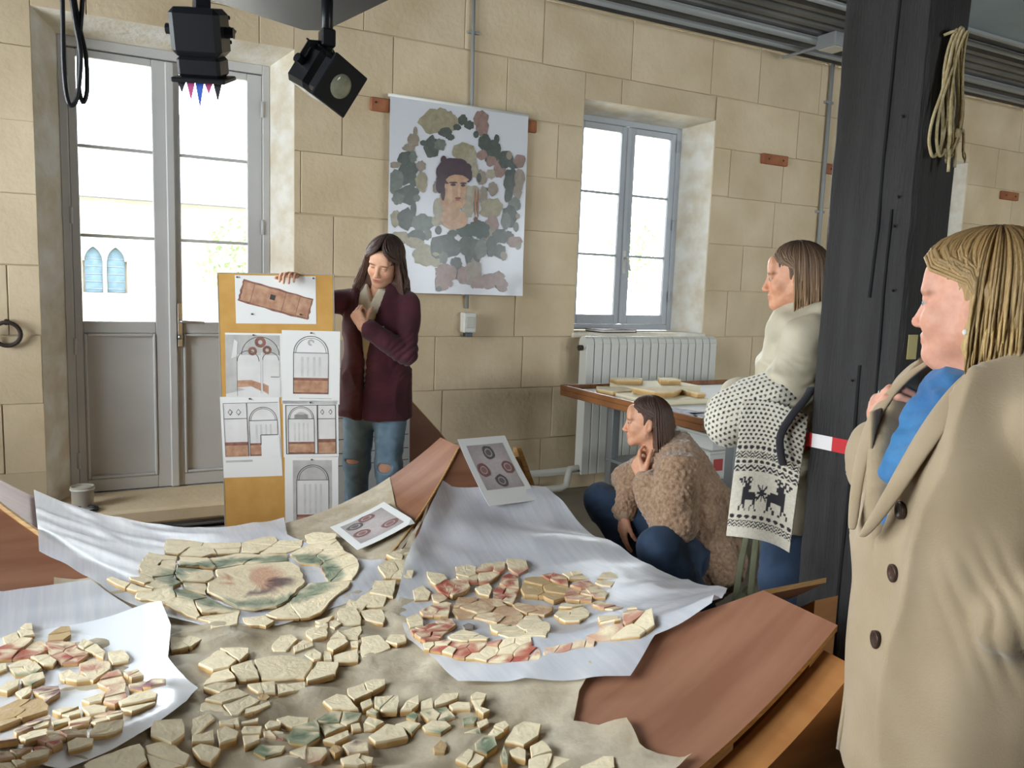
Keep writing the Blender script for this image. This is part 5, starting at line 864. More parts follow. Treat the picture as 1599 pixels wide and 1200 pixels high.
G().tube(bez3([(.03,.01,.02),(.024,.01,-.16),(.012,.012,-.30),(.008,.012,-.40),(.016,.012,-.44),(.026,.012,-.41),(.026,.012,-.33),(.014,.012,-.26),(.0,.012,-.15),(.0,.012,.02)]),.0055,8).build('cable',m_black,cb,True)
# junction box and cable tray under the steel deck
t=thing('junction_box','grey junction box under the steel ceiling beside the dark post','box',(4.95,4.40,CZ)); G().bbox(-.09,.09,-.09,.09,-.10,0,.008).build('housing',m_pipe,t); G().bbox(-.075,.075,-.075,.075,-.106,-.1,.004).build('lid',m_wpipe,t); G().tube([(0,.09,-.05),(0,.5,-.05)],.012,8).build('cable_stub',m_pipe,t)
m_tray=M('pale_cable_tray',lin((146,148,146)),.5,metal=.2)
for k,y in enumerate((4.72,4.50,3.9)):
    tag(G().tube([(1.5,y,CZ-.03),(9.5,y,CZ-.03)],.03 if k%2 else .022,8).build('ceiling_conduit',m_tray,None,True),['conduit under the steel deck closest to the stone wall','second conduit from the stone wall under the steel deck','conduit under the steel deck farthest from the stone wall'][k],'conduit','conduits under the steel deck')
t=thing('ceiling_panel','flat blue grey panel under the steel deck right of the post','panel',(4.6,2.0,3.34)); G().bbox(0,4.6,0,1.62,0,.03,.004).build('sheet_panel',M('blue_grey_sheet',lin((128,144,150)),.5,lin((116,132,140)),2),t); G().bbox(0,4.6,1.60,1.64,-.02,.05,.004).build('edge_trim',m_tray,t)
for x in (.4,2.2,4.0): cyl((x,.8,.03),(x,.8,.08),.012,8).build('hanger_rod',m_dkmetal,t)
# finds on the work table
def find(x,y,z,pts,th,lab,tone=(236,220,184)):
    P=np.array(pts); r=np.random.default_rng(int(x*1000)%97); out=rough([p for p in P],r,.008,.0,.03); n=len(out)
    V=np.vstack([np.column_stack([out*.95,np.zeros(n)]),np.column_stack([out*1.02,np.full(n,th*.6)]),np.column_stack([out,np.full(n,th)]),[[out[:,0].mean(),out[:,1].mean(),th*1.03]]]); F=[tuple(range(n))[::-1]]
    for k in range(2):
        for i in range(n): F.append((k*n+i,k*n+(i+1)%n,(k+1)*n+(i+1)%n,(k+1)*n+i))
    for i in range(n): F.append((2*n+i,2*n+(i+1)%n,3*n))
    c=np.vstack([np.tile(EDG*.8,(n,1)),np.tile(EDG,(n,1)),np.tile(np.array(lin(tone)),(n+1,1))]); o=mesh('plaster_fragment',V,F,m_frag,None,cols=c); o.location=(x,y,z); tag(o,lab,'fragment','plaster fragments on the work table')
find(2.95,3.75,.891,[(-.10,-.14),(.02,-.17),(.15,-.08),(.17,.02),(.0,.03),(-.12,.05)],.035,'large plaster piece at the front of the foam slab on the table')
find(2.78,3.95,.859,[(-.06,-.12),(.09,-.1),(.1,.06),(-.02,.12),(-.08,.02)],.04,'thick plaster piece at the left end of the table')
find(3.02,4.10,.906,[(-.12,-.05),(.05,-.08),(.12,0),(.02,.07),(-.1,.06)],.03,'long plaster piece on the rear foam slab')
find(3.28,4.05,.906,[(-.09,-.06),(.06,-.08),(.1,.02),(0,.08)],.03,'rounded plaster piece at the right of the rear foam slab')
find(3.12,3.62,.891,[(-.02,-.09),(.03,-.1),(.036,.06),(-.02,.1)],.028,'narrow plaster piece on the right edge of the front slab')
find(3.05,3.22,.859,[(-.12,-.05),(.0,-.12),(.16,-.08),(.16,.08),(0,.1),(-.1,.04)],.022,'blue grey plaster slab near the front of the table',(132,142,152))
# ================================================================ people: implicit surfaces meshed with surface nets
def npv(p): return np.asarray(p,float)
class Sdf:
    def __init__(s): s.pr=[]; s.O=np.zeros(3); s.R=np.eye(3); s.sc=1.0
    def frame(s,O=(0,0,0),R=None,sc=1.0): s.O=npv(O); s.R=np.eye(3) if R is None else npv(R); s.sc=sc; return s
    def X(s,p): return s.O+s.R@(npv(p)*s.sc)
    def cone(s,a,b,ra,rb=None,k=.02,op='+',flat=None):
        rb=ra if rb is None else rb; a,b=s.X(a),s.X(b); ra*=s.sc; rb*=s.sc; fl=None
        if flat is not None: n=s.R@npv(flat[0]); fl=(n/np.linalg.norm(n),flat[1])
        m=max(ra,rb)*1.02; s.pr.append(('c',(a,b,ra,rb,fl),k*s.sc,op,np.minimum(a,b)-m,np.maximum(a,b)+m)); return s
    def chain(s,pts,rs,k=.02,**kw):
        for i in range(len(pts)-1): s.cone(pts[i],pts[i+1],rs[i],rs[i+1],k,**kw)
        return s
    def ell(s,c,r,k=.02,op='+',rot=None):
        r=npv(r if hasattr(r,'__len__') else (r,)*3)*s.sc; R=s.R if rot is None else s.R@npv(rot); c=s.X(c); m=r.max()
        s.pr.append(('e',(c,r,R),k*s.sc,op,c-m,c+m)); return s
    def fn(s,f,lo,hi,k=.01,op='+'): s.pr.append(('f',f,k,op,npv(lo),npv(hi))); return s
    def bounds(s):
        lo=np.min([p[4] for p in s.pr if p[3]=='+'],0); hi=np.max([p[5] for p in s.pr if p[3]=='+'],0); return lo-.02,hi+.02
    def mesh(s,base=.009,fine=(),lim=None):
        lo,hi=s.bounds()
        if lim: lo=np.maximum(lo,lim[0]); hi=np.minimum(hi,lim[1])
        ax=[]
        for d in range(3):
            v=lo[d];A=[]
            while v<hi[d]+base:
                A.append(v); st=base
                for (l,h,q) in fine:
                    if l[d]-q<=v<=h[d]: st=min(st,q)
                v+=st
            ax.append(np.array(A))
        xs,ys,zs_=ax; Fd=np.full((len(xs),len(ys),len(zs_)),.3,np.float32)
        for kind,pa,k,op,l,h in s.pr:
            mg=k+base*3+.012; sl=tuple(slice(max(0,np.searchsorted(ax[d],l[d]-mg)),np.searchsorted(ax[d],h[d]+mg)) for d in range(3))
            if any(q.stop<=q.start for q in sl): continue
            X,Y,Z=xs[sl[0]][:,None,None],ys[sl[1]][None,:,None],zs_[sl[2]][None,None,:]
            if kind=='c':
                a,b,ra,rb,fl=pa; px,py,pz=X-a[0],Y-a[1],Z-a[2]; ba=b-a
                if fl:
                    n,f=fl; t=(px*n[0]+py*n[1]+pz*n[2])*(1/f-1); px,py,pz=px+n[0]*t,py+n[1]*t,pz+n[2]*t; ba=ba+n*(ba@n)*(1/f-1)
                tt=np.clip((px*ba[0]+py*ba[1]+pz*ba[2])/max(ba@ba,1e-9),0,1)
                d=np.sqrt((px-ba[0]*tt)**2+(py-ba[1]*tt)**2+(pz-ba[2]*tt)**2)-(ra+(rb-ra)*tt)
            elif kind=='e':
                c,r,R=pa; qx,qy,qz=X-c[0],Y-c[1],Z-c[2]
                u=[(qx*R[0,i]+qy*R[1,i]+qz*R[2,i]) for i in range(3)]
                k0=np.sqrt(sum((u[i]/r[i])**2 for i in range(3))); k1=np.sqrt(sum((u[i]/r[i]**2)**2 for i in range(3)))+1e-9; d=k0*(k0-1)/k1
            else: d=pa(X,Y,Z)+0*(X+Y+Z)
            A=Fd[sl]
            if op=='+': hh=np.clip(.5+.5*(A-d)/k,0,1); Fd[sl]=A*(1-hh)+d*hh-k*hh*(1-hh)
            elif op=='-': d=-d; hh=np.clip(.5-.5*(A-d)/k,0,1); Fd[sl]=A*(1-hh)+d*hh+k*hh*(1-hh)
            else: hh=np.clip(.5-.5*(A-d)/k,0,1); Fd[sl]=A*(1-hh)+d*hh+k*hh*(1-hh)   # '&' intersect
        return nets(Fd,xs,ys,zs_)
def nets(Fd,xs,ys,zs_):
    Fd[0]=Fd[-1]=.3; Fd[:,0]=Fd[:,-1]=.3; Fd[:,:,0]=Fd[:,:,-1]=.3
    I=Fd<0; nx,ny,nz=Fd.shape; c=np.zeros((nx-1,ny-1,nz-1),np.uint8)
    for a in (0,1):
        for b in (0,1):
            for d in (0,1): c+=I[a:nx-1+a,b:ny-1+b,d:nz-1+d]
    act=(c>0)&(c<8); i,j,k=np.nonzero(act); idx=np.full(c.shape,-1,np.int64); idx[act]=np.arange(len(i))
    P=np.zeros((len(i),3)); n=np.zeros(len(i)); co=[(a,b,d) for a in(0,1) for b in(0,1) for d in(0,1)]
    for p in co:
        for ax in range(3):
            if p[ax]: continue
            q=list(p); q[ax]=1; v0=Fd[i+p[0],j+p[1],k+p[2]]; v1=Fd[i+q[0],j+q[1],k+q[2]]; m=(v0<0)!=(v1<0); t=np.where(m,v0/np.where(m,v0-v1,1),0)
            pos=[xs[i+p[0]],ys[j+p[1]],zs_[k+p[2]]]; A=(xs,ys,zs_)[ax]; ii=(i,j,k)[ax]; pos[ax]=A[ii]+(A[ii+1]-A[ii])*t
            for d in range(3): P[:,d]+=np.where(m,pos[d],0)
            n+=m
    P/=n[:,None]; Q=[]
    for ax in range(3):
        s0=[slice(None)]*3; s1=[slice(None)]*3; s0[ax]=slice(0,-1); s1[ax]=slice(1,None)
        a,b=I[tuple(s0)],I[tuple(s1)]; e=np.argwhere(a!=b); o=[d for d in range(3) if d!=ax]
        e=e[(e[:,o[0]]>0)&(e[:,o[1]]>0)&(e[:,o[0]]<idx.shape[o[0]])&(e[:,o[1]]<idx.shape[o[1]])]
        def g(da,db):
            f=e.copy(); f[:,o[0]]+=da; f[:,o[1]]+=db; return idx[f[:,0],f[:,1],f[:,2]]
        q=np.stack([g(-1,-1),g(0,-1),g(0,0),g(-1,0)],1); ins=a[e[:,0],e[:,1],e[:,2]]
        flip=ins if ax!=1 else ~ins
        q[~flip]=q[~flip][:,::-1]; Q.append(q)
    Q=np.vstack(Q); Q=Q[(Q>=0).all(1)]; return P,Q
def vnormals(V,Q):
    n=np.cross(V[Q[:,2]]-V[Q[:,0]],V[Q[:,3]]-V[Q[:,1]]); N=np.zeros_like(V)
    for c in range(4): np.add.at(N,Q[:,c],n)
    return N/(np.linalg.norm(N,axis=1,keepdims=True)+1e-12)
def relax(V,Q,it=2,lam=.5):
    for _ in range(it):
        S=np.zeros_like(V); C=np.zeros(len(V))
        for a in range(4):
            np.add.at(S,Q[:,a],V[Q[:,(a+1)%4]]); np.add.at(C,Q[:,a],1); np.add.at(S,Q[:,(a+1)%4],V[Q[:,a]]); np.add.at(C,Q[:,(a+1)%4],1)
        V=V+lam*(S/np.maximum(C,1)[:,None]-V)
    return V
def smesh(name,V,Q,mat,parent,cols=None,label=None):
    me=bpy.data.meshes.new(name); me.vertices.add(len(V)); me.vertices.foreach_set('co',V.astype(np.float32).ravel()); me.loops.add(len(Q)*4); me.loops.foreach_set('vertex_index',Q.astype(np.int32).ravel())
    me.polygons.add(len(Q)); me.polygons.foreach_set('loop_start',np.arange(0,len(Q)*4,4,dtype=np.int32)); me.polygons.foreach_set('loop_total',np.full(len(Q),4,np.int32)); me.update(calc_edges=True); me.validate()
    me.polygons.foreach_set('use_smooth',np.ones(len(me.polygons),bool))
    if cols is not None:
        ca=me.color_attributes.new('Col','FLOAT_COLOR','POINT'); a=np.ones((len(V),4),np.float32); a[:,:3]=cols; ca.data.foreach_set('color',a.ravel())
    me.materials.append(mat); o=bpy.data.objects.new(name,me); COL.objects.link(o); o.parent=parent
    if label: o['label']=label
    return o
def folds(V,Q,amp,f,seed=0,o=2):
    N=vnormals(V,Q); n=fbm(V*npv(f)+seed*7.3,o)-.5; r=1-np.abs(2*fbm(V*npv(f)*.7+seed*3.1+50,2)-1); return V+N*(amp*(n*1.2+.9*(r**3-.35)))[:,None]
def rotm(yaw=0,pitch=0,roll=0):
    """head/hand orientation: yaw left(+) about z, pitch down(-)/up(+) about x, roll about y"""
    c,s=math.cos(yaw),math.sin(yaw); Z=np.array([[c,-s,0],[s,c,0],[0,0,1]]); c,s=math.cos(pitch),math.sin(pitch); X=np.array([[1,0,0],[0,c,-s],[0,s,c]]); c,s=math.cos(roll),math.sin(roll); Y=np.array([[c,0,s],[0,1,0],[-s,0,c]])
    return Z@X@Y
def head(S,O,R,sc=1.0,full=0.0):
    """head with face; full>0 adds fuller cheeks and chin"""
    S.frame(O,R,sc)
    S.ell((0,-.014,.026),(.073,.093,.088),.01); S.ell((0,.022,-.034),(.058+.008*full,.064,.076),.025)
    for x in (-1,1):
        S.cone((x*.047,-.004,-.045),(x*.016,.060,-.093),.021+.006*full,.017+.004*full,.022); S.ell((x*.036,.056,-.034),.023+.005*full,.02); S.ell((x*.030,.076,.016),(.020,.010,.008),.012)
    S.ell((0,.067,-.096),(.021,.018,.018),.02)
    if full: S.ell((0,.030,-.112),(.040,.034,.022),.02)
    S.ell((0,.075,.045),(.045,.016,.03),.03)
    for x in (-1,1): S.ell((x*.031,.098,-.003),(.0165,.016,.0105),.010,'-')
    for x in (-1,1): S.ell((x*.030,.0745,.0035),(.0150,.0128,.0090),.004); S.ell((x*.030,.0745,-.0085),(.0135,.0115,.0045),.003)
    S.cone((0,.085,.008),(0,.101,-.036),.0062,.0092,.012); S.ell((0,.102,-.040),(.0105,.0095,.0088),.007)
    for x in (-1,1): S.ell((x*.0105,.093,-.043),(.0072,.0085,.0062),.006)
    S.ell((0,.079,-.066),(.026,.011,.014),.012); S.ell((0,.0862,-.0625),(.019,.006,.0048),.005); S.ell((0,.0848,-.0735),(.0165,.006,.0056),.005); S.ell((0,.094,-.068),(.018,.006,.0012),.003,'-')
    for x in (-1,1): S.ell((x*.074,-.010,-.012),(.008,.018,.030),.007,rot=rotm(0,.2,0)); S.ell((x*.081,-.004,-.010),(.004,.010,.018),.004,'-')
    S.cone((0,-.020,-.055),(0,-.045,-.15),.050,.054,.03); S.frame()
RING=[]
def hand(S,W,D,B,side,curl=(.5,.5,.5,.5),thumb=(.5,.3),sp=.12,sc=1.0,tc=.4):
    """W wrist, D finger direction, B back-of-hand normal, side +1 if thumb lies on B x D side"""
    D=npv(D)/np.linalg.norm(D); B=npv(B); B=B-D*(B@D); B/=np.linalg.norm(B); T=np.cross(B,D)*side
    R=np.column_stack([T,D,B]); S.frame(W,R,sc)
    S.ell((0,.045,0),(.040,.050,.014),.012); S.cone((.012,.01,0),(.024,.075,0),.015,.013,.012); S.cone((-.012,.01,0),(-.026,.070,0),.014,.011,.012)
    Ls=((.040,.026,.021),(.044,.029,.023),(.041,.027,.022),(.033,.021,.019))
    for f in range(4):
        x=.028-f*.0185; y=.088-(.004,0,.005,.014)[f]; p=npv((x,y,0)); ang=0; rad=(.0088,.0090,.0086,.0076)[f]; S.cone((x*.8,.05,0),p,.011,rad+.001,.008)
        for q in range(3):
            ang+=curl[f]*(1.0,1.15,.8)[q]; d=npv((sp*(1.5-f)*.35*math.cos(ang),math.cos(ang),-math.sin(ang))); e=p+d*Ls[f][q]; S.cone(p,e,rad,rad*.92,.003); rad*=.92
            if q==0: RING.append((S.X((p+e)/2),S.R@d,rad*S.sc))
            p=e
    kn=[]; p=npv((.026,.020,-.006)); a=thumb[0]; b=thumb[1]
    for q,l in enumerate((.042,.032,.026)):
        d=npv((math.sin(a)*math.cos(b),math.cos(a)*math.cos(b),-math.sin(b))); e=p+d*l; S.cone(p,e,(.0145,.0108,.0098)[q],(.011,.0098,.0082)[q],.005); p=e; a-=tc*.5; b+=tc*.55
    S.frame()
m_skin=M('skin',(1,1,1),.5,(.93,.86,.84),60,attr='Col',spec=.35,bump=.04,bscale=300)
m_hair=M('hair_strands',(1,1,1),.42,(.78,.74,.72),30,attr='Col',stretch=(18,18,2),spec=.5,bump=.35,bscale=30)
def skincol(V,O,R,sc,base,lip,brow,extra=None):
    L_=((V-npv(O))@npv(R))/sc; n=len(V); c=np.tile(npv(base),(n,1)); x,y,z=np.abs(L_[:,0]),L_[:,1],L_[:,2]
    def mix(a,col):
        nonlocal c; a=np.clip(a,0,1)[:,None]; c=c*(1-a)+npv(col)*a
    near=(np.linalg.norm(L_,axis=1)<.2)
    ck=np.exp(-((x-.038)/.018)**2-((z+.036)/.018)**2)*(y>.03)*near; mix(ck*.35,npv(base)*npv((1.05,.72,.66)))
    mix(np.exp(-(x/.014)**2-((z+.04)/.012)**2)*(y>.08)*near*.4,npv(base)*npv((1.04,.74,.68)))
    lp=np.exp(-(x/.021)**4-((z+.068)/.0095)**4)*(y>.076)*near; mix(lp*.85,lip)
    br=np.exp(-((x-.031)/.019)**4-((z-.0145-.10*(.031-x)*(x-.05)*8)/.0042)**2)*(y>.055)*near; mix(br*.8,brow)
    ey=np.exp(-((x-.030)/.0115)**4-((z+.0035)/.0022)**2)*(y>.07)*near; mix(ey*.8,npv(brow)*.5)
    return c
def strands(paths,rad,cols,parent,mat,name='hair',sides=5):
    V=[];F=[];C_=[]
    for P,c0,c1,r in zip(paths,cols[0],cols[1],rad):
        g=G(); m=len(P); rs=[r*(.55+.6*math.sin(math.pi*min(1,.15+.85*i/(m-1))**.8)) for i in range(m)]; rs[-1]*=.3
        g.tube(P,rs,sides); k=len(V); V+=g.V; F+=[tuple(q+k for q in f) for f in g.F]
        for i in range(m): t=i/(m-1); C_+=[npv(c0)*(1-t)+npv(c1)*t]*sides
    return V,F,C_
def hairdo(parent,O,R,sc,n,az,zend,roots,tips,seed,part=.0,wave=.0,wfreq=60,drift=.02,fringe=.0,outw=1.0,endj=.02,mask=None,back_drift=0,sweep=0,swp=1.3,vol=.10,rr=(.0035,.006),hang_in=0,label=None,base=None,tipin=0):
    r=np.random.default_rng(seed); paths=[];c0=[];c1=[];rad=[]; C=npv((0,-.014,.026)); rad3=npv((.073,.093,.088))
    for i in range(n):
        a=r.uniform(az[0],az[1]); sgn=1 if r.random()<.5 else -1
        lay=1.05+vol*r.random(); ph=r.uniform(0,6.28); P=[]
        el0=math.radians(88-8*r.random()); elE=math.radians(r.uniform(-12,5)); aa=math.radians(a)
        for t in np.linspace(0,1,8):
            el=el0+(elE-el0)*t; ab=math.radians(a+(max(a,sweep)-a)*min(1,t*1.15)**swp) if sweep else aa
            d=npv((sgn*math.sin(ab)*math.cos(el),math.cos(ab)*math.cos(el),math.sin(el))); p=C+d*rad3*lay
            p[0]+=part*(1-t)*1.0
            # hair crosses the brow before it reaches the temple
            if a<90: p[1]+=fringe*math.sin(math.pi*t)*(1-a/90)
            P.append(p)
        aa=ab; p=P[-1].copy(); ze=zend+r.uniform(-endj,endj); m=9; q0=p.copy()
        for t in np.linspace(0,1,m)[1:]:
            s=math.sin(t*wfreq*.1+ph)*wave*t; od=npv((sgn*math.sin(aa),math.cos(aa)*.6,0))
            p=q0+od*(drift*t*outw+s-tipin*t**3)+npv((0,back_drift*t,(ze-q0[2])*t)); P.append(p)
        if mask and mask(P): continue
        W=[npv(O)+npv(R)@(q*sc) for q in P]; paths.append(W); v=r.uniform(.75,1.25); c0.append(npv(roots)*v); c1.append(npv(tips)*v*r.uniform(.8,1.15)); rad.append(r.uniform(*rr)*sc)
    V,F,C_=strands(paths,rad,(c0,c1),parent,m_hair)
    if base is not None:
        bV,bQ,bC=base; k=len(V); V=list(V)+[tuple(v) for v in bV]; F=list(F)+[tuple(q+k for q in f) for f in bQ]; C_=list(C_)+list(bC)
    o=mesh('hair',V,F,m_hair,parent,True,cols=C_)
    if label: o['label']=label
    return o
def hairbase(O,R,sc,extra,col0,col1,zspan,cut=(.0,.0),hl=.045,spacing=.005,fa=.004,ff=(70,70,18)):
    """scalp volume under the strands"""
    S=Sdf(); S.frame(O,R,sc); S.ell((0,-.016,.028),(.0755,.0945,.0905),.01)
    for e in extra: S.cone(*e[:2],e[2],e[3],.02)
    # free the face
    S.ell((0,.095,-.035),(.092,.070,.092),.012,'-'); S.ell((0,.105,.0),(.060,.05,.054),.012,'-')
    for x in (-1,1): S.ell((x*.085,.062,.0),(.036,.050,.066),.012,'-')
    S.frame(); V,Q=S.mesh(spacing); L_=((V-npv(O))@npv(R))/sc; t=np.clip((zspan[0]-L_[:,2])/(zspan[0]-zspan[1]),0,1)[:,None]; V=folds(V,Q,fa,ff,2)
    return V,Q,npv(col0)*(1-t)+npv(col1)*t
def eyes(parent,O,R,sc,col,look=(0,0)):
    for x in (-1,1):
        c=npv(O)+npv(R)@(npv((x*.030,.0755,-.0032))*sc); V=[];F=[];C_=[]; nu,nv=16,10; rr_=.0118*sc
        fwd=npv(R)@npv((look[0],1,look[1])); fwd/=np.linalg.norm(fwd)
        for j in range(nv+1):
            for i in range(nu):
                th=math.pi*j/nv; fi=2*math.pi*i/nu; d=npv((math.sin(th)*math.cos(fi),math.cos(th),math.sin(th)*math.sin(fi))); d=npv(R)@d; V.append(c+d*rr_)
                a=d@fwd; C_.append((.005,.005,.005) if a>.97 else (col if a>.74 else (.36,.33,.31)))
        for j in range(nv):
            for i in range(nu): F.append((j*nu+i,j*nu+(i+1)%nu,(j+1)*nu+(i+1)%nu,(j+1)*nu+i))
        mesh('eye',V,F,M('eyeball',(1,1,1),.2,attr='Col'),parent,True,cols=C_)
def person(loc,theta,label):
    p=thing('person',label,'person',(loc[0],loc[1],0),-theta); return p
def legs(S,hips,knees,ank,toes,rt=.085,rk=.058,ra=.042,k=.03):
    for h,kn,a,t in zip(hips,knees,ank,toes): S.cone(h,kn,rt,rk,k); S.cone(kn,a,rk,ra,k); 
def torso(S,pel,ch,neck,w=1.0):
    S.cone(pel,ch,.15*w,.15*w,.05,flat=((0,1,0),.68)); S.cone(ch,neck,.13*w,.05,.05,flat=((0,1,0),.7))
SKB=lin((226,178,148)); LIP=lin((176,96,92)); DKB=lin((60,42,38))
def cloth(name,c,c2,bump=.15,bs=220,rough=.85,sheen=.2,scale=8): return M(name,lin(c),rough,lin(c2),scale,bump,bs,sheen=sheen)
def plane_hem(S,z,hi=.35): S.fn(lambda X,Y,Z:z-Z,(-1.2,-1.2,z-.6),(1.2,1.2,z+.05),.008,'&')
def box_around(p,r): p=npv(p); return (p-r,p+r)
def finish(name,S,mat,parent,base=.008,fine=(),amp=.0,f=(10,10,10),seed=0,rl=1,cols=None,label=None,hot=()):
    V,Q=S.mesh(base,fine)
    if rl: V=relax(V,Q,rl)
    if amp: V=folds(V,Q,amp,f,seed)
    for (c,r,a,ax) in hot:   # creases where an elbow or hem bunches up; ax = limb axis
        d=V-npv(c); w_=np.exp(-(np.linalg.norm(d,axis=1)/r)**2); ax=npv(ax)/np.linalg.norm(ax); t=d@ax; n_=fbm(V*9+seed,2); V=V+vnormals(V,Q)*(a*w_*(np.abs(np.sin(t*95+n_*7))**.8-.6))[:,None]
    return smesh(name,V,Q,mat,parent,cols(V) if cols else None,label)
def shoe(parent,ank,toe,mat,boot=0,rt=.046,name='shoe'):
    S=Sdf(); a=npv(ank); t=npv(toe); h=a+(a-t)*.18; h[2]=t[2]
    S.cone((h[0],h[1],t[2]+.03),(t[0],t[1],t[2]+.004),.042,.036,.02); S.cone((h[0],h[1],t[2]+.035),a,.044,rt,.02)
    if boot: S.cone(a,a+npv(boot),rt,rt*1.08,.02)
    S.fn(lambda X,Y,Z:(t[2]-.026)-Z,(-2,-2,t[2]-.3),(2,2,t[2]+.02),.004,'&')
    return finish(name,S,mat,parent,.006)
m_denim=cloth('faded_blue_denim',(140,170,192),(118,148,172),.2,300,.8,.1,14); m_denimd=cloth('dark_blue_denim',(46,66,92),(36,54,78),.2,300,.8,.1,14)
m_shoe=M('black_leather_shoe',lin((40,36,36)),.45); m_burg=cloth('burgundy_wool',(82,34,46),(66,26,38),.25,260); m_cream=cloth('cream_blouse',(224,216,196),(206,196,172),.1,200,.6,0)
m_boot=M('oxblood_leather',lin((70,34,38)),.4,lin((52,24,28)),10)
# ---------------------------------------------------------------- presenter
pr_=person((1.375,4.135),math.radians(222),'woman with long wavy brown hair in a burgundy blazer holding the display board')
HO,HR,HS=(-.055,.05,1.592),rotm(.04,-.36,-.20),1.04
sh=[(-.162,-.005,1.372),(.162,-.005,1.372)]; eL,wL=(-.205,.075,1.125),(-.02,.225,1.262); eR,wR=(.285,.185,1.375),(.262,.395,1.478)
hips=[(-.085,0,.90),(.085,0,.90)]; knees=[(-.095,.035,.50),(.10,.02,.50)]; ank=[(-.10,-.01,.09),(.115,-.02,.09)]; toes=[(-.115,.15,.03),(.15,.13,.03)]
S=Sdf(); head(S,HO,HR,HS); torso(S,(0,0,.93),(0,0,1.25),(0,-.01,1.42),.86); S.cone((-.15,-.005,1.365),(.15,-.005,1.365),.045,.045,.04); S.cone((0,-.02,1.40),(-.04,.01,1.50),.055,.05,.03)
S.chain([sh[0],eL,wL],[.046,.036,.027]); S.chain([sh[1],eR,wR],[.046,.036,.027])
for h,k_,a in zip(hips,knees,ank): S.chain([h,k_,a],[.078,.055,.04],.03)
for a,t in zip(ank,toes): S.cone(a,t,.035,.028)
hand(S,wL,(.35,.30,.85),(.2,.9,-.1),-1,(1.25,1.3,1.35,1.35),(.5,.9),.05,.95)
hand(S,wR,(-.12,.80,.42),(.1,-.3,.95),-1,(.55,.60,.62,.6),(.5,.2),.25,.95,tc=.2)
V,Q=S.mesh(.009,[box_around(HO,.13)+(.0032,),box_around((.02,.25,1.31),.09)+(.004,),box_around((.25,.46,1.52),.10)+(.004,)]); V=relax(V,Q,1,.4)
smesh('body',V,Q,m_skin,pr_,skincol(V,HO,HR,HS,SKB,LIP,DKB))
hc0,hc1=lin((62,46,42)),lin((116,88,76))
ex=[((x*.062,-.03,0),(x*.082,-.01,-.10),.030,.034) for x in(-1,1)]+[((x*.082,-.01,-.10),(x*.082,.03,-.22),.034,.026) for x in(-1,1)]+[((0,-.07,-.02),(0,-.085,-.18),.06,.055)]
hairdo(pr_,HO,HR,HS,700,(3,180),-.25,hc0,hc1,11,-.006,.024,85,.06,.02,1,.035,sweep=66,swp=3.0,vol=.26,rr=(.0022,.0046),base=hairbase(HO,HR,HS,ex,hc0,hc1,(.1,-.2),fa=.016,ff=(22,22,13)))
S=Sdf()   # blouse
for (z0,r0,z1,r1) in ((.80,.175,1.1,.15),(1.1,.15,1.27,.16),(1.27,.16,1.37,.12)): S.cone((0,.0,z0),(0,.0,z1),r0,r1,.03,flat=((0,1,0),.70))
S.cone((0,-.01,1.38),(0,.012,1.455),.068,.060,.02)
S.fn(lambda X,Y,Z:np.maximum(np.abs(X)-(Z-1.375)*.42,.02-Y)+0*Z,(-.1,.0,1.36),(.1,.2,1.5),.006,'-'); plane_hem(S,.79)
finish('blouse',S,m_cream,pr_,.007,amp=.006,f=(16,16,5),seed=1)
S=Sdf()   # blazer
for (z0,r0,z1,r1) in ((.74,.212,.95,.196),(.95,.196,1.12,.172),(1.12,.172,1.27,.182),(1.27,.182,1.37,.150)): S.cone((0,0,z0),(0,0,z1),r0,r1,.03,flat=((0,1,0),.72))
S.cone((-.145,-.008,1.375),(.145,-.008,1.375),.058,.058,.03); S.cone((-.05,-.045,1.41),(.05,-.045,1.41),.04,.04,.03)
S.chain([sh[0],eL,npv(wL)+(npv(eL)-npv(wL))*.10],[.066,.056,.046],.010); S.chain([sh[1],eR,npv(wR)+(npv(eR)-npv(wR))*.12],[.066,.055,.045],.03)
for x in (-1,1): S.cone((x*.075,.05,1.425),(x*.055,.122,1.16),.026,.012,.012,flat=((0,1,0),.5))
S.fn(lambda X,Y,Z:np.maximum(np.abs(X-.012)-np.clip((Z-1.06)*.22,.004,.09),.03-Y),(-.12,.0,.7),(.12,.3,1.50),.006,'-'); S.ell((0,-.01,1.46),(.064,.062,.075),.01,'-'); plane_hem(S,.765)
finish('blazer',S,m_burg,pr_,.007,amp=.016,f=(9,9,6),seed=3,hot=[(eL,.12,.010,(.5,.3,.5)),((-.05,.1,1.0),.12,.008,(.2,0,1))])
G().bbox(-.03,.03,-.004,.0,-.02,.02,.001,mat=Matrix.Translation((-.088,.142,1.235))@Matrix.Rotation(.5,4,'Y')@Matrix.Rotation(-.45,4,'Z')).build('name_badge',m_paper,pr_)
S=Sdf()   # ripped jeans
S.cone((0,0,.96),(0,0,.86),.145,.15,.03,flat=((0,1,0),.7))
for h,k_,a in zip(hips,knees,ank): S.chain([h,k_,a],[.098,.070,.058],.03)
S.ell((-.095,.098,.505),(.042,.030,.028),.006,'-'); S.ell((.102,.082,.52),(.045,.028,.012),.006,'-')
finish('jeans',S,m_denim,pr_,.007,amp=.007,f=(14,14,22),seed=5)
for a,t in zip(ank,toes): shoe(pr_,a,t,m_shoe)
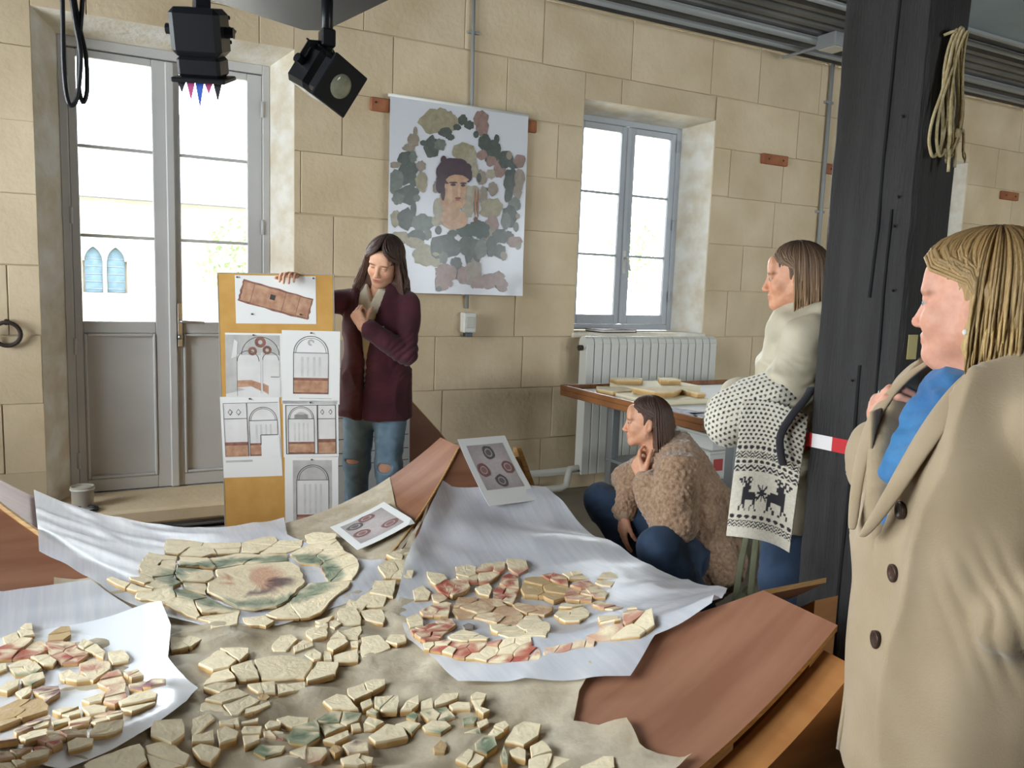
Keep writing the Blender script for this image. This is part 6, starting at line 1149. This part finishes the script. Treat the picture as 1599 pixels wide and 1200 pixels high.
# ---------------------------------------------------------------- crouching woman in the teddy coat
cr=person((2.43,2.70),math.radians(-50),'woman with tied brown hair crouching in a curly beige coat, hand at her chin')
HO,HR,HS=(0,.262,.905),rotm(.06,-.02,.03),.96
shl=[(-.165,.115,.735),(.165,.13,.735)]; eL,wL=(-.255,.115,.515),(-.115,.262,.675); eR,wR=(.19,.33,.585),(.035,.345,.445)
hips=[(-.10,0,.33),(.10,.03,.33)]; knees=[(-.33,.165,.43),(.15,.455,.475)]; ank=[(-.27,-.03,.10),(.12,.23,.10)]; toes=[(-.30,.14,.03),(.13,.41,.03)]
S=Sdf(); head(S,HO,HR,HS); S.cone((0,.0,.36),(0,.10,.62),.13,.14,.05); S.cone((0,.10,.62),(0,.17,.76),.12,.06,.05); S.cone((-.14,.12,.735),(.14,.125,.735),.045,.045,.04); S.cone((0,.16,.75),(0,.205,.83),.052,.05,.03)
S.chain([shl[0],eL,wL],[.045,.036,.027]); S.chain([shl[1],eR,wR],[.045,.036,.027])
for h,k_,a in zip(hips,knees,ank): S.chain([h,k_,a],[.085,.058,.042],.03)
for a,t in zip(ank,toes): S.cone(a,t,.035,.028)
hand(S,wL,(.42,.42,.80),(-.62,.62,.0),-1,(.45,.75,.95,1.1),(.75,.2),.2,.95,tc=.35)
hand(S,wR,(-.10,-.02,-1),(-.5,.8,.0),1,(.22,.26,.30,.34),(.45,.2),.2,.95)
V,Q=S.mesh(.009,[box_around(HO,.125)+(.003,),box_around((-.06,.30,.75),.09)+(.0038,),box_around((.02,.34,.36),.09)+(.0038,)]); V=relax(V,Q,1,.4)
smesh('body',V,Q,m_skin,cr,skincol(V,HO,HR,HS,lin((220,166,134)),LIP,DKB)); eyes(cr,HO,HR,HS,(.06,.04,.03))
hc0,hc1=lin((66,46,38)),lin((98,66,48))
ex=[((0,-.07,.0),(0,-.085,-.13),.062,.05),((-.055,-.05,-.02),(-.052,-.06,-.14),.024,.026),((.055,-.05,-.02),(.052,-.06,-.14),.024,.026)]
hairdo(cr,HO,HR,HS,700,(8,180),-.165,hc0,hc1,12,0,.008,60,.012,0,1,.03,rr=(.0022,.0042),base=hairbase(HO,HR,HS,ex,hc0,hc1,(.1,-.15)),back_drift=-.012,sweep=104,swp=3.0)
S=Sdf(); S.frame(HO,HR,HS); S.cone((0,-.105,.01),(0,-.118,-.02),.022,.018); S.frame(); finish('hair_bun',S,M('hair_bun_brown',hc1,.5,hc0,30,.4,40),cr,.005,amp=.004,f=(60,60,60))
for x in (-1,): G().tube([npv(HO)+HR@(npv((x*.083,-.006+.009*math.sin(a),-.056+.012*math.cos(a)))*HS) for a in np.linspace(0,6.28,15)[:-1]],.0012,5,closed=True).build('earring',m_chrome,cr)
S=Sdf()   # curly coat
S.cone((0,-.01,.30),(0,.04,.50),.215,.205,.05,flat=((0,1,0),.88)); S.cone((0,.04,.50),(0,.105,.66),.205,.185,.05,flat=((0,1,0),.80)); S.cone((0,.105,.66),(0,.14,.755),.17,.10,.04,flat=((0,1,0),.8))
S.ell((-.03,-.095,.30),(.20,.11,.13),.05); S.cone((-.15,.10,.735),(.15,.11,.735),.068,.068,.04); S.cone((-.06,.10,.80),(.06,.10,.80),.045,.045,.03); S.cone((-.07,.16,.785),(.0,.215,.735),.034,.03,.03); S.cone((.07,.16,.785),(.0,.215,.735),.034,.03,.03)
S.chain([shl[0],eL,npv(wL)+(npv(eL)-npv(wL))*.22],[.085,.082,.062],.03); S.chain([shl[1],eR,npv(wR)+(npv(eR)-npv(wR))*.2],[.085,.076,.06],.03)
S.ell((0,.205,.86),(.055,.06,.08),.01,'-')
V,Q=S.mesh(.0062); V=relax(V,Q,1); V=folds(V,Q,.022,(7,7,7),4); N_=vnormals(V,Q); a=fbm(V*85,2); b=np.abs(2*vnoise(V*60+9)-1); V=V+N_*(.011*(a-.5)+.008*(b-.4))[:,None]
m_teddy=M('curly_beige_fleece',lin((182,150,122)),.95,lin((146,114,88)),70,.5,160,sheen=.5); smesh('teddy_coat',V,Q,m_teddy,cr)
m_cuff=cloth('beige_knit_cuff',(176,150,124),(160,134,108))
for w_,e_ in ((wL,eL),(wR,eR)):
    d=(npv(e_)-npv(w_))/np.linalg.norm(npv(e_)-npv(w_)); S=Sdf(); S.cone(npv(w_)+d*.015,npv(w_)+d*.075,.042,.05,.01); finish('cuff',S,m_cuff,cr,.006,amp=.003,f=(40,40,40))
S=Sdf(); S.cone((0,-.03,.36),(0,.0,.30),.16,.15,.04)
for h,k_,a in zip(hips,knees,ank): S.chain([h,k_,npv(a)+npv((0,0,.04))],[.115,.084,.070],.035)
finish('jeans',S,m_denimd,cr,.0075,amp=.010,f=(12,12,14),seed=6)
for a,t in zip(ank,toes): shoe(cr,a,t,m_boot,(0,.02,.07),.052,'ankle_boot')
# ---------------------------------------------------------------- standing woman in the off-white parka
st=person((2.25,2.02),math.radians(-42),'woman in an off white parka with folded arms standing behind the dark post')
HO,HR,HS=(0,.05,1.562),rotm(-.02,-.06,0),1.0
shl=[(-.17,0,1.355),(.17,0,1.355)]; eL,wL=(-.245,.06,1.055),(-.02,.26,1.075); eR,wR=(.235,.10,1.075),(.02,.225,1.13)
hips=[(-.085,0,.88),(.085,0,.88)]; knees=[(-.09,.02,.48),(.09,.02,.48)]; ank=[(-.09,-.03,.09),(.09,-.03,.09)]; toes=[(-.10,.14,.03),(.10,.14,.03)]
S=Sdf(); head(S,HO,HR,HS); torso(S,(0,0,.93),(0,0,1.22),(0,-.01,1.40),.88); S.cone((-.15,0,1.345),(.15,0,1.345),.045,.045,.04); S.cone((0,-.02,1.38),(0,.01,1.48),.055,.05,.03)
S.chain([shl[0],eL,wL],[.046,.036,.027]); S.chain([shl[1],eR,wR],[.046,.036,.027])
for h,k_,a in zip(hips,knees,ank): S.chain([h,k_,a],[.08,.056,.04],.03)
for a,t in zip(ank,toes): S.cone(a,t,.035,.028)
hand(S,wL,(.95,.25,.05),(.1,.2,1),-1,(.5,.5,.5,.5)); hand(S,wR,(-.9,.3,-.1),(0,.5,1),1,(.4,.4,.4,.4))
V,Q=S.mesh(.009,[box_around(HO,.13)+(.003,),box_around((.05,.28,1.08),.08)+(.005,),box_around((-.09,.31,1.12),.08)+(.005,)]); V=relax(V,Q,1,.4)
smesh('body',V,Q,m_skin,st,skincol(V,HO,HR,HS,lin((218,162,130)),LIP,DKB)); eyes(st,HO,HR,HS,(.06,.04,.03))
hc0,hc1=lin((66,52,48)),lin((176,138,96))
ex=[((x*.054,-.035,0),(x*.058,-.03,-.14),.026,.026) for x in(-1,1)]+[((0,-.07,0),(0,-.08,-.15),.062,.056)]
hairdo(st,HO,HR,HS,700,(8,180),-.165,hc0,hc1,13,0,.006,50,.014,.0,1,.02,sweep=84,swp=3.5,rr=(.002,.004),base=hairbase(HO,HR,HS,ex,hc0,hc1,(.05,-.13)))
m_parka=M('off_white_parka_shell',lin((198,188,166)),.6,lin((184,174,150)),5,.08,60)
S=Sdf()
for (z0,r0,z1,r1) in ((.66,.225,.95,.205),(.95,.205,1.15,.195),(1.15,.195,1.26,.195),(1.26,.195,1.35,.15)): S.cone((0,0,z0),(0,0,z1),r0,r1,.03,flat=((0,1,0),.78))
S.cone((-.15,-.005,1.355),(.15,-.005,1.355),.068,.068,.03); S.chain([shl[0],eL,npv(wL)+(npv(eL)-npv(wL))*.05],[.083,.078,.058],.010); S.chain([shl[1],eR,npv(wR)+(npv(eR)-npv(wR))*.05],[.083,.078,.058],.012)
S.cone((-.055,.045,1.36),(-.065,.02,1.455),.035,.028,.02); S.cone((.055,.045,1.36),(.065,.02,1.455),.035,.028,.02); S.cone((-.045,.085,1.36),(.045,.085,1.36),.032,.032,.02); S.cone((-.045,.078,1.42),(.045,.078,1.42),.025,.025,.02)
S.cone((-.10,-.07,1.41),(.10,-.07,1.41),.062,.062,.03); S.cone((-.11,-.05,1.43),(-.10,.06,1.40),.038,.026,.03); S.cone((.11,-.05,1.43),(.10,.06,1.40),.038,.026,.03); S.ell((0,.0,1.49),(.072,.075,.10),.01,'-'); plane_hem(S,.685)
finish('parka',S,m_parka,st,.007,amp=.020,f=(9,9,12),seed=8,hot=[(eL,.16,.014,(.2,.1,-1)),((-.2,.02,1.2),.1,.008,(.1,.3,-1))])
for p in ((-.125,.02,1.41),(-.115,.065,1.385),(-.06,.128,1.33)): G().lathe([(.001,-.004),(.006,-.003),(.006,.003),(.001,.004)],(0,0,0),10,mat=Matrix.Translation(p)@Matrix.Rotation(1.57,4,'Y')).build('snap_button',m_dkmetal,st)
S=Sdf(); S.cone((0,0,.94),(0,0,.84),.15,.155,.03,flat=((0,1,0),.72))
for h,k_,a in zip(hips,knees,ank): S.chain([h,k_,a],[.100,.072,.06],.03)
finish('jeans',S,m_denimd,st,.008,amp=.007,f=(14,14,20),seed=9)
for a,t in zip(ank,toes): shoe(st,a,t,m_shoe)
# patterned scarf over her forearms
sc_=thing('knitted_scarf','black and white knitted scarf with reindeer draped over the folded arms','scarf',(2.25,2.02,0),math.radians(42))
m_knit=M('patterned_knit',(1,1,1),.9,(.88,.86,.82),120,.3,260,attr='Col',sheen=.3)
KW,KB=npv(lin((226,220,204))),npv(lin((46,44,50)))
DEER=["......##..##....",".....#.##.#.##..","......##.##.#...",".......###.#....","......####......","......#####.....",".......####.....","...########.....","..#########.....",".##########.....","..#########.....","..##.....##.....","..##.....##.....","..#.#....#.#....","..#..#...#..#...",".#...#..#...#..."]
def pat(u,v):
    """u 0..1 across, v metres up from the lower hem"""
    if v<.035 : return 0
    if v<.085:
        if v<.06: return 1 if (abs(((u*14)%1)-.5)*.02+ (v-.035))%.012<.006 else 0
        return 1 if ((u*9)%1-.5)**2+((v-.0725)/.02)**2<.12 else 0
    if v<.225:
        a=(v-.092)/.125
        for (c,s,w) in ((.74,1,.50),(.24,-1,.36)):
            x=(u-c)/w*s+.5; y=1-a if w>.4 else 1-a*1.1
            if 0<=x<1 and 0<=y<1:
                if DEER[int(y*16)][int(x*16)]=='#': return 1
        x,y=(u-.46)/.08,(a-.5)/.22
        if abs(x)<1 and abs(y)<1 and (abs(x)<.16 or abs(y)<.14 or abs(abs(x)-abs(y))<.2): return 1
        return 0
    if v<.315:
        w=v-.225
        if w<.02: return 1 if (abs(((u*10)%1)-.5)*.024+w)%.014<.008 else 0
        if w<.04: return 1 if ((u*11)%1-.5)**2+((w-.03)/.016)**2<.13 else 0
        if w<.065: return 1 if (abs(((u*10)%1)-.5)*.024+w)%.011<.006 else 0
        return 1 if ((u*11)%1-.5)**2+((w-.0775)/.018)**2<.14 else 0
    du=(u*13+(.5 if int(v/.013)%2 else 0))%1-.5; dv=(v/.013)%1-.5
    return 1 if du*du+dv*dv<.09 else 0
def scarf_panel():
    nu,nv=74,170; V=[];F=[];C_=[]; Hh=.45
    for j in range(nv+1):
        v=Hh*j/nv
        for i in range(nu+1):
            u=i/nu; y=.175-.20*u+.02*(1-v/Hh)-.0*u; z=.70+v-.035*u+.02*math.sin(u*3)
            x=-.350-.012*math.sin(u*5+v*7)-.02*(v/Hh)*math.sin(3.1*u)+.035*max(0,(v-.36)/.09)**2
            V.append((x,y,z)); C_.append(KB if pat(u,v) else KW)
    for j in range(nv):
        for i in range(nu): F.append((j*(nu+1)+i,(j+1)*(nu+1)+i,(j+1)*(nu+1)+i+1,j*(nu+1)+i+1))
    o=mesh('hanging_end',V,F,m_knit,sc_,True,cols=C_); md=o.modifiers.new('thickness','SOLIDIFY'); md.thickness=.006; md.offset=-1
scarf_panel()
S=Sdf(); S.ell((-.17,.135,1.115),(.145,.165,.105),.03,rot=rotm(0,-.45,0)); S.ell((-.20,.225,1.06),(.11,.085,.085),.05); S.ell((-.21,.06,1.17),(.10,.09,.06),.04)
V,Q=S.mesh(.0042); V=relax(V,Q,1); V=folds(V,Q,.012,(9,7,9),5); C_=[]
for p in V:
    a=p[1]*.9-p[2]*.35; b=p[2]*.9+p[1]*.35+p[0]*.25; k=int(math.floor(b/.0165)); du=(a/.0165+(.5 if k%2 else 0))%1-.5; dv=(b/.0165)%1-.5; C_.append(KB if du*du+dv*dv<.075 else KW)
smesh('draped_fold',V,Q,m_knit,sc_,np.array(C_))
m_blk=cloth('black_knit_lining',(38,36,42),(28,26,32),.3,200)
G().tube([Vector(q) for q in bez3([(-.30,-.03,1.205),(-.345,-.015,1.175),(-.375,.02,1.125),(-.392,.05,1.06),(-.396,.045,1.0),(-.394,.035,.965)])],.014,10,flat=.55).build('black_lining_edge',m_blk,sc_,True)
# olive tote bag standing behind the mould corner
bg_=thing('tote_bag','olive canvas tote bag with long straps on the floor before the standing woman','bag',(2.42,2.36,0),math.radians(30)); m_olv=cloth('olive_canvas',(112,112,88),(96,96,74),.2,200,.9,0)
S=Sdf(); S.cone((-.10,0,.10),(.10,0,.10),.075,.075,.04,flat=((0,1,0),.7)); S.cone((-.12,0,.22),(.12,0,.22),.06,.06,.05,flat=((0,1,0),.5)); S.fn(lambda X,Y,Z:.001-Z,(-1,-1,-.2),(1,1,.05),.005,'&'); finish('bag_body',S,m_olv,bg_,.007,amp=.012,f=(10,10,10))
for y in (-.03,.03): G().tube([Vector(q) for q in bez3([(-.10,y,.22),(-.06,y*.8,.42),(.02,y*.4,.62),(.06,0,.66),(.09,-y*.2,.60),(.11,y*.6,.40),(.12,y,.22)])],.013,8,flat=.3).build('strap',m_olv,bg_,True)
# ---------------------------------------------------------------- lady in the beige coat
ld_=person((1.49,.89),math.radians(-62),'woman with a blonde bob in a long beige coat and blue scarf at the right')
HO,HR,HS=(0,.035,1.498),rotm(-.80,.0,.0),1.06
shl=[(-.195,-.01,1.30),(.195,-.01,1.30)]; eL,wL=(-.315,-.12,1.075),(-.20,.045,.985); eR,wR=(.29,.0,1.03),(.17,.12,1.215)
hips=[(-.095,0,.84),(.095,0,.84)]; knees=[(-.095,.02,.46),(.095,.02,.46)]; ank=[(-.095,-.03,.09),(.095,-.03,.09)]; toes=[(-.11,.14,.03),(.11,.14,.03)]
S=Sdf(); head(S,HO,HR,HS,1.0); torso(S,(0,0,.90),(0,0,1.18),(0,-.01,1.34),1.1); S.cone((-.17,0,1.29),(.17,0,1.29),.05,.05,.04); S.cone((0,-.02,1.31),(0,.0,1.42),.064,.06,.03)
S.chain([shl[0],eL,wL],[.054,.044,.031]); S.chain([shl[1],eR,wR],[.054,.044,.031])
for h,k_,a in zip(hips,knees,ank): S.chain([h,k_,a],[.095,.064,.045],.03)
for a,t in zip(ank,toes): S.cone(a,t,.036,.03)
hand(S,wL,(.6,.15,-.6),(-1,.1,0),1,(.3,.3,.3,.3)); hand(S,wR,(-.35,.35,.85),(.5,.8,-.1),-1,(.7,.75,.8,.85),(.5,.5),.1,1.0)
V,Q=S.mesh(.009,[box_around(HO,.14)+(.0029,),box_around((.15,.15,1.27),.09)+(.004,),box_around((-.15,.12,.89),.07)+(.005,)]); V=relax(V,Q,1,.4)
smesh('body',V,Q,m_skin,ld_,skincol(V,HO,HR,HS,lin((222,166,142)),lin((170,96,96)),lin((140,112,84)))); eyes(ld_,HO,HR,HS,(.10,.14,.18))
hc0,hc1=lin((150,118,76)),lin((206,176,118))
ex=[((x*.058,-.03,.01),(x*.064,-.02,-.075),.028,.026) for x in(-1,1)]+[((0,-.07,.02),(0,-.085,-.08),.068,.06)]
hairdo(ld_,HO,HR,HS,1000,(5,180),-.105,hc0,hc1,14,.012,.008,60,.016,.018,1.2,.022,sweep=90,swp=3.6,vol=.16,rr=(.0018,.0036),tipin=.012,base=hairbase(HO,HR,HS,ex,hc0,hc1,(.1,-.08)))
G().lathe([(.001,-.006),(.0045,-.004),(.006,0),(.0045,.004),(.001,.006)],(0,0,0),10,mat=Matrix.Translation(tuple(npv(HO)+HR@(npv((-.083,-.004,-.050))*HS)))).build('pearl_earring',m_white,ld_,True)
m_coat=cloth('beige_wool_coat',(178,158,130),(168,148,118),.15,240,.9,.35,6)
S=Sdf()
LV=((.56,.25,.80,.243),(.80,.243,1.02,.228),(1.02,.228,1.20,.226),(1.20,.226,1.30,.175))
for (z0,r0,z1,r1) in LV: S.cone((0,0,z0),(0,0,z1),r0,r1,.03,flat=((0,1,0),.80))
S.cone((-.165,-.012,1.302),(.165,-.012,1.302),.074,.074,.04); S.cone((-.07,-.05,1.36),(.07,-.05,1.36),.04,.04,.03)
S.chain([shl[0],eL,npv(wL)+(npv(eL)-npv(wL))*.02],[.088,.084,.066],.007); S.chain([shl[1],eR,npv(wR)+(npv(eR)-npv(wR))*.15],[.088,.080,.06],.012)
S.ell((-.225,.05,.965),(.035,.07,.05),.03)
S.fn(lambda X,Y,Z:np.maximum(np.abs(X)-np.clip((Z-1.04)*.30,0,.11),.045-Y),(-.15,.03,1.03),(.15,.4,1.5),.008,'-'); S.ell((0,.0,1.42),(.078,.085,.10),.012,'-')
plane_hem(S,.575)
finish('wool_coat',S,m_coat,ld_,.007,amp=.030,f=(7.5,7.5,3.2),seed=12,hot=[(eL,.12,.010,(.3,.5,-.6)),(wL,.09,.013,(.5,.6,-.5))])
CV=np.array([v.co for v in bpy.data.objects[[o.name for o in ld_.children if o.name.startswith('wool_coat')][0]].data.vertices])
V=[];F=[]
for j in range(13):
    z=1.29-.70*j/12; f_=j/12
    for t in np.linspace(0,1,6): V.append((.135-.085*t,.09+.105*t+.012*math.sin(t*3+f_*4),z-.01*t))
for j in range(12):
    for t in range(5): F.append((j*6+t,j*6+t+1,(j+1)*6+t+1,(j+1)*6+t))
o=mesh('open_coat_front',V,F,m_coat,ld_,True); md=o.modifiers.new('thickness','SOLIDIFY'); md.thickness=.007; md.offset=0
def lapel(x):
    P=[(x*.068,-.005,1.405),(x*.10,.06,1.37),(x*.135,.115,1.30),(x*.125,.150,1.235),(x*.085,.178,1.13),(x*.03,.198,1.05)]; I_=[(x*.060,.01,1.41),(x*.074,.085,1.36),(x*.080,.135,1.29),(x*.068,.160,1.22),(x*.045,.182,1.13),(x*.012,.197,1.05)]
    V=[];F=[]
    for a,b in zip(P,I_):
        for t in np.linspace(0,1,5): q=npv(a)*(1-t)+npv(b)*t; q[1]+=.022+.014*math.sin(math.pi*t); V.append(q)
    for i in range(5):
        for t in range(4): F.append((i*5+t,(i+1)*5+t,(i+1)*5+t+1,i*5+t+1) if x>0 else (i*5+t,i*5+t+1,(i+1)*5+t+1,(i+1)*5+t))
    o=mesh('lapel',V,F,m_coat,ld_,True); md=o.modifiers.new('thickness','SOLIDIFY'); md.thickness=.008; md.offset=0; md=o.modifiers.new('soft','SUBSURF'); md.levels=md.render_levels=2
for x in (-1,1): lapel(x)
m_but=M('brown_horn_button',lin((70,48,38)),.35,lin((50,34,28)),40)
for z in (1.135-.02,.995,.865):
    sel=(np.abs(CV[:,0]+.055)<.012)&(np.abs(CV[:,2]-z)<.012); yb=CV[sel][:,1].max()
    b=G().lathe([(.001,-.006),(.014,-.006),(.017,-.003),(.017,.002),(.013,.003),(.011,.0005),(.001,.0005)],(0,0,0),18,mat=Matrix.Translation((-.055,yb+.001,z))@Matrix.Rotation(-1.57,4,'X')); b.build('coat_button',m_but,ld_,True)
m_blue=cloth('blue_cotton_scarf',(64,128,180),(48,104,158),.15,120,.75,.2,7)
S=Sdf(); rr=np.random.default_rng(9)
S.cone((0,.075,1.30),(0,.140,1.09),.08,.05,.03,flat=((0,1,0),.6))
for k in range(5): z=1.325-k*.034; S.chain([(-.085+.004*k,.03+.012*k,z+.02),(-.045,.105+.012*k,z-.01),(.03,.115+.012*k,z-.025),(.082,.05+.012*k,z+.02)],[.022,.021,.02,.021],.012)
for k in range(4): S.cone((-.03+.02*k,.14,1.20),(-.025+.016*k,.168,1.08),.013,.010,.012)
finish('blue_scarf',S,m_blue,ld_,.005,amp=.008,f=(18,18,30),seed=4)
S=Sdf(); S.cone((0,-.02,1.36),(0,.005,1.435),.070,.066,.02); finish('dark_lace_collar',S,M('black_lace',lin((36,34,40)),.8,lin((70,66,72)),90),ld_,.006)
rc,rd,rr_=RING[-2]; rx=np.cross(rd,(0,0,1.)); rx/=np.linalg.norm(rx); ry=np.cross(rd,rx)
G().lathe([(rr_+.0005,-.003),(rr_+.0022,-.002),(rr_+.0022,.002),(rr_+.0005,.003),(rr_-.0005,0),(rr_+.0005,-.003)],(0,0,0),14,mat=frame_m(rc,rx,ry,rd)).build('silver_ring',m_chrome,ld_,True)
S=Sdf()
for h,k_,a in zip(hips,knees,ank): S.chain([h,k_,a],[.11,.080,.07],.03)
finish('trousers',S,cloth('black_trousers',(40,40,46),(32,32,38)),ld_,.009,amp=.006,f=(12,12,16))
for a,t in zip(ank,toes): shoe(ld_,a,t,m_shoe)
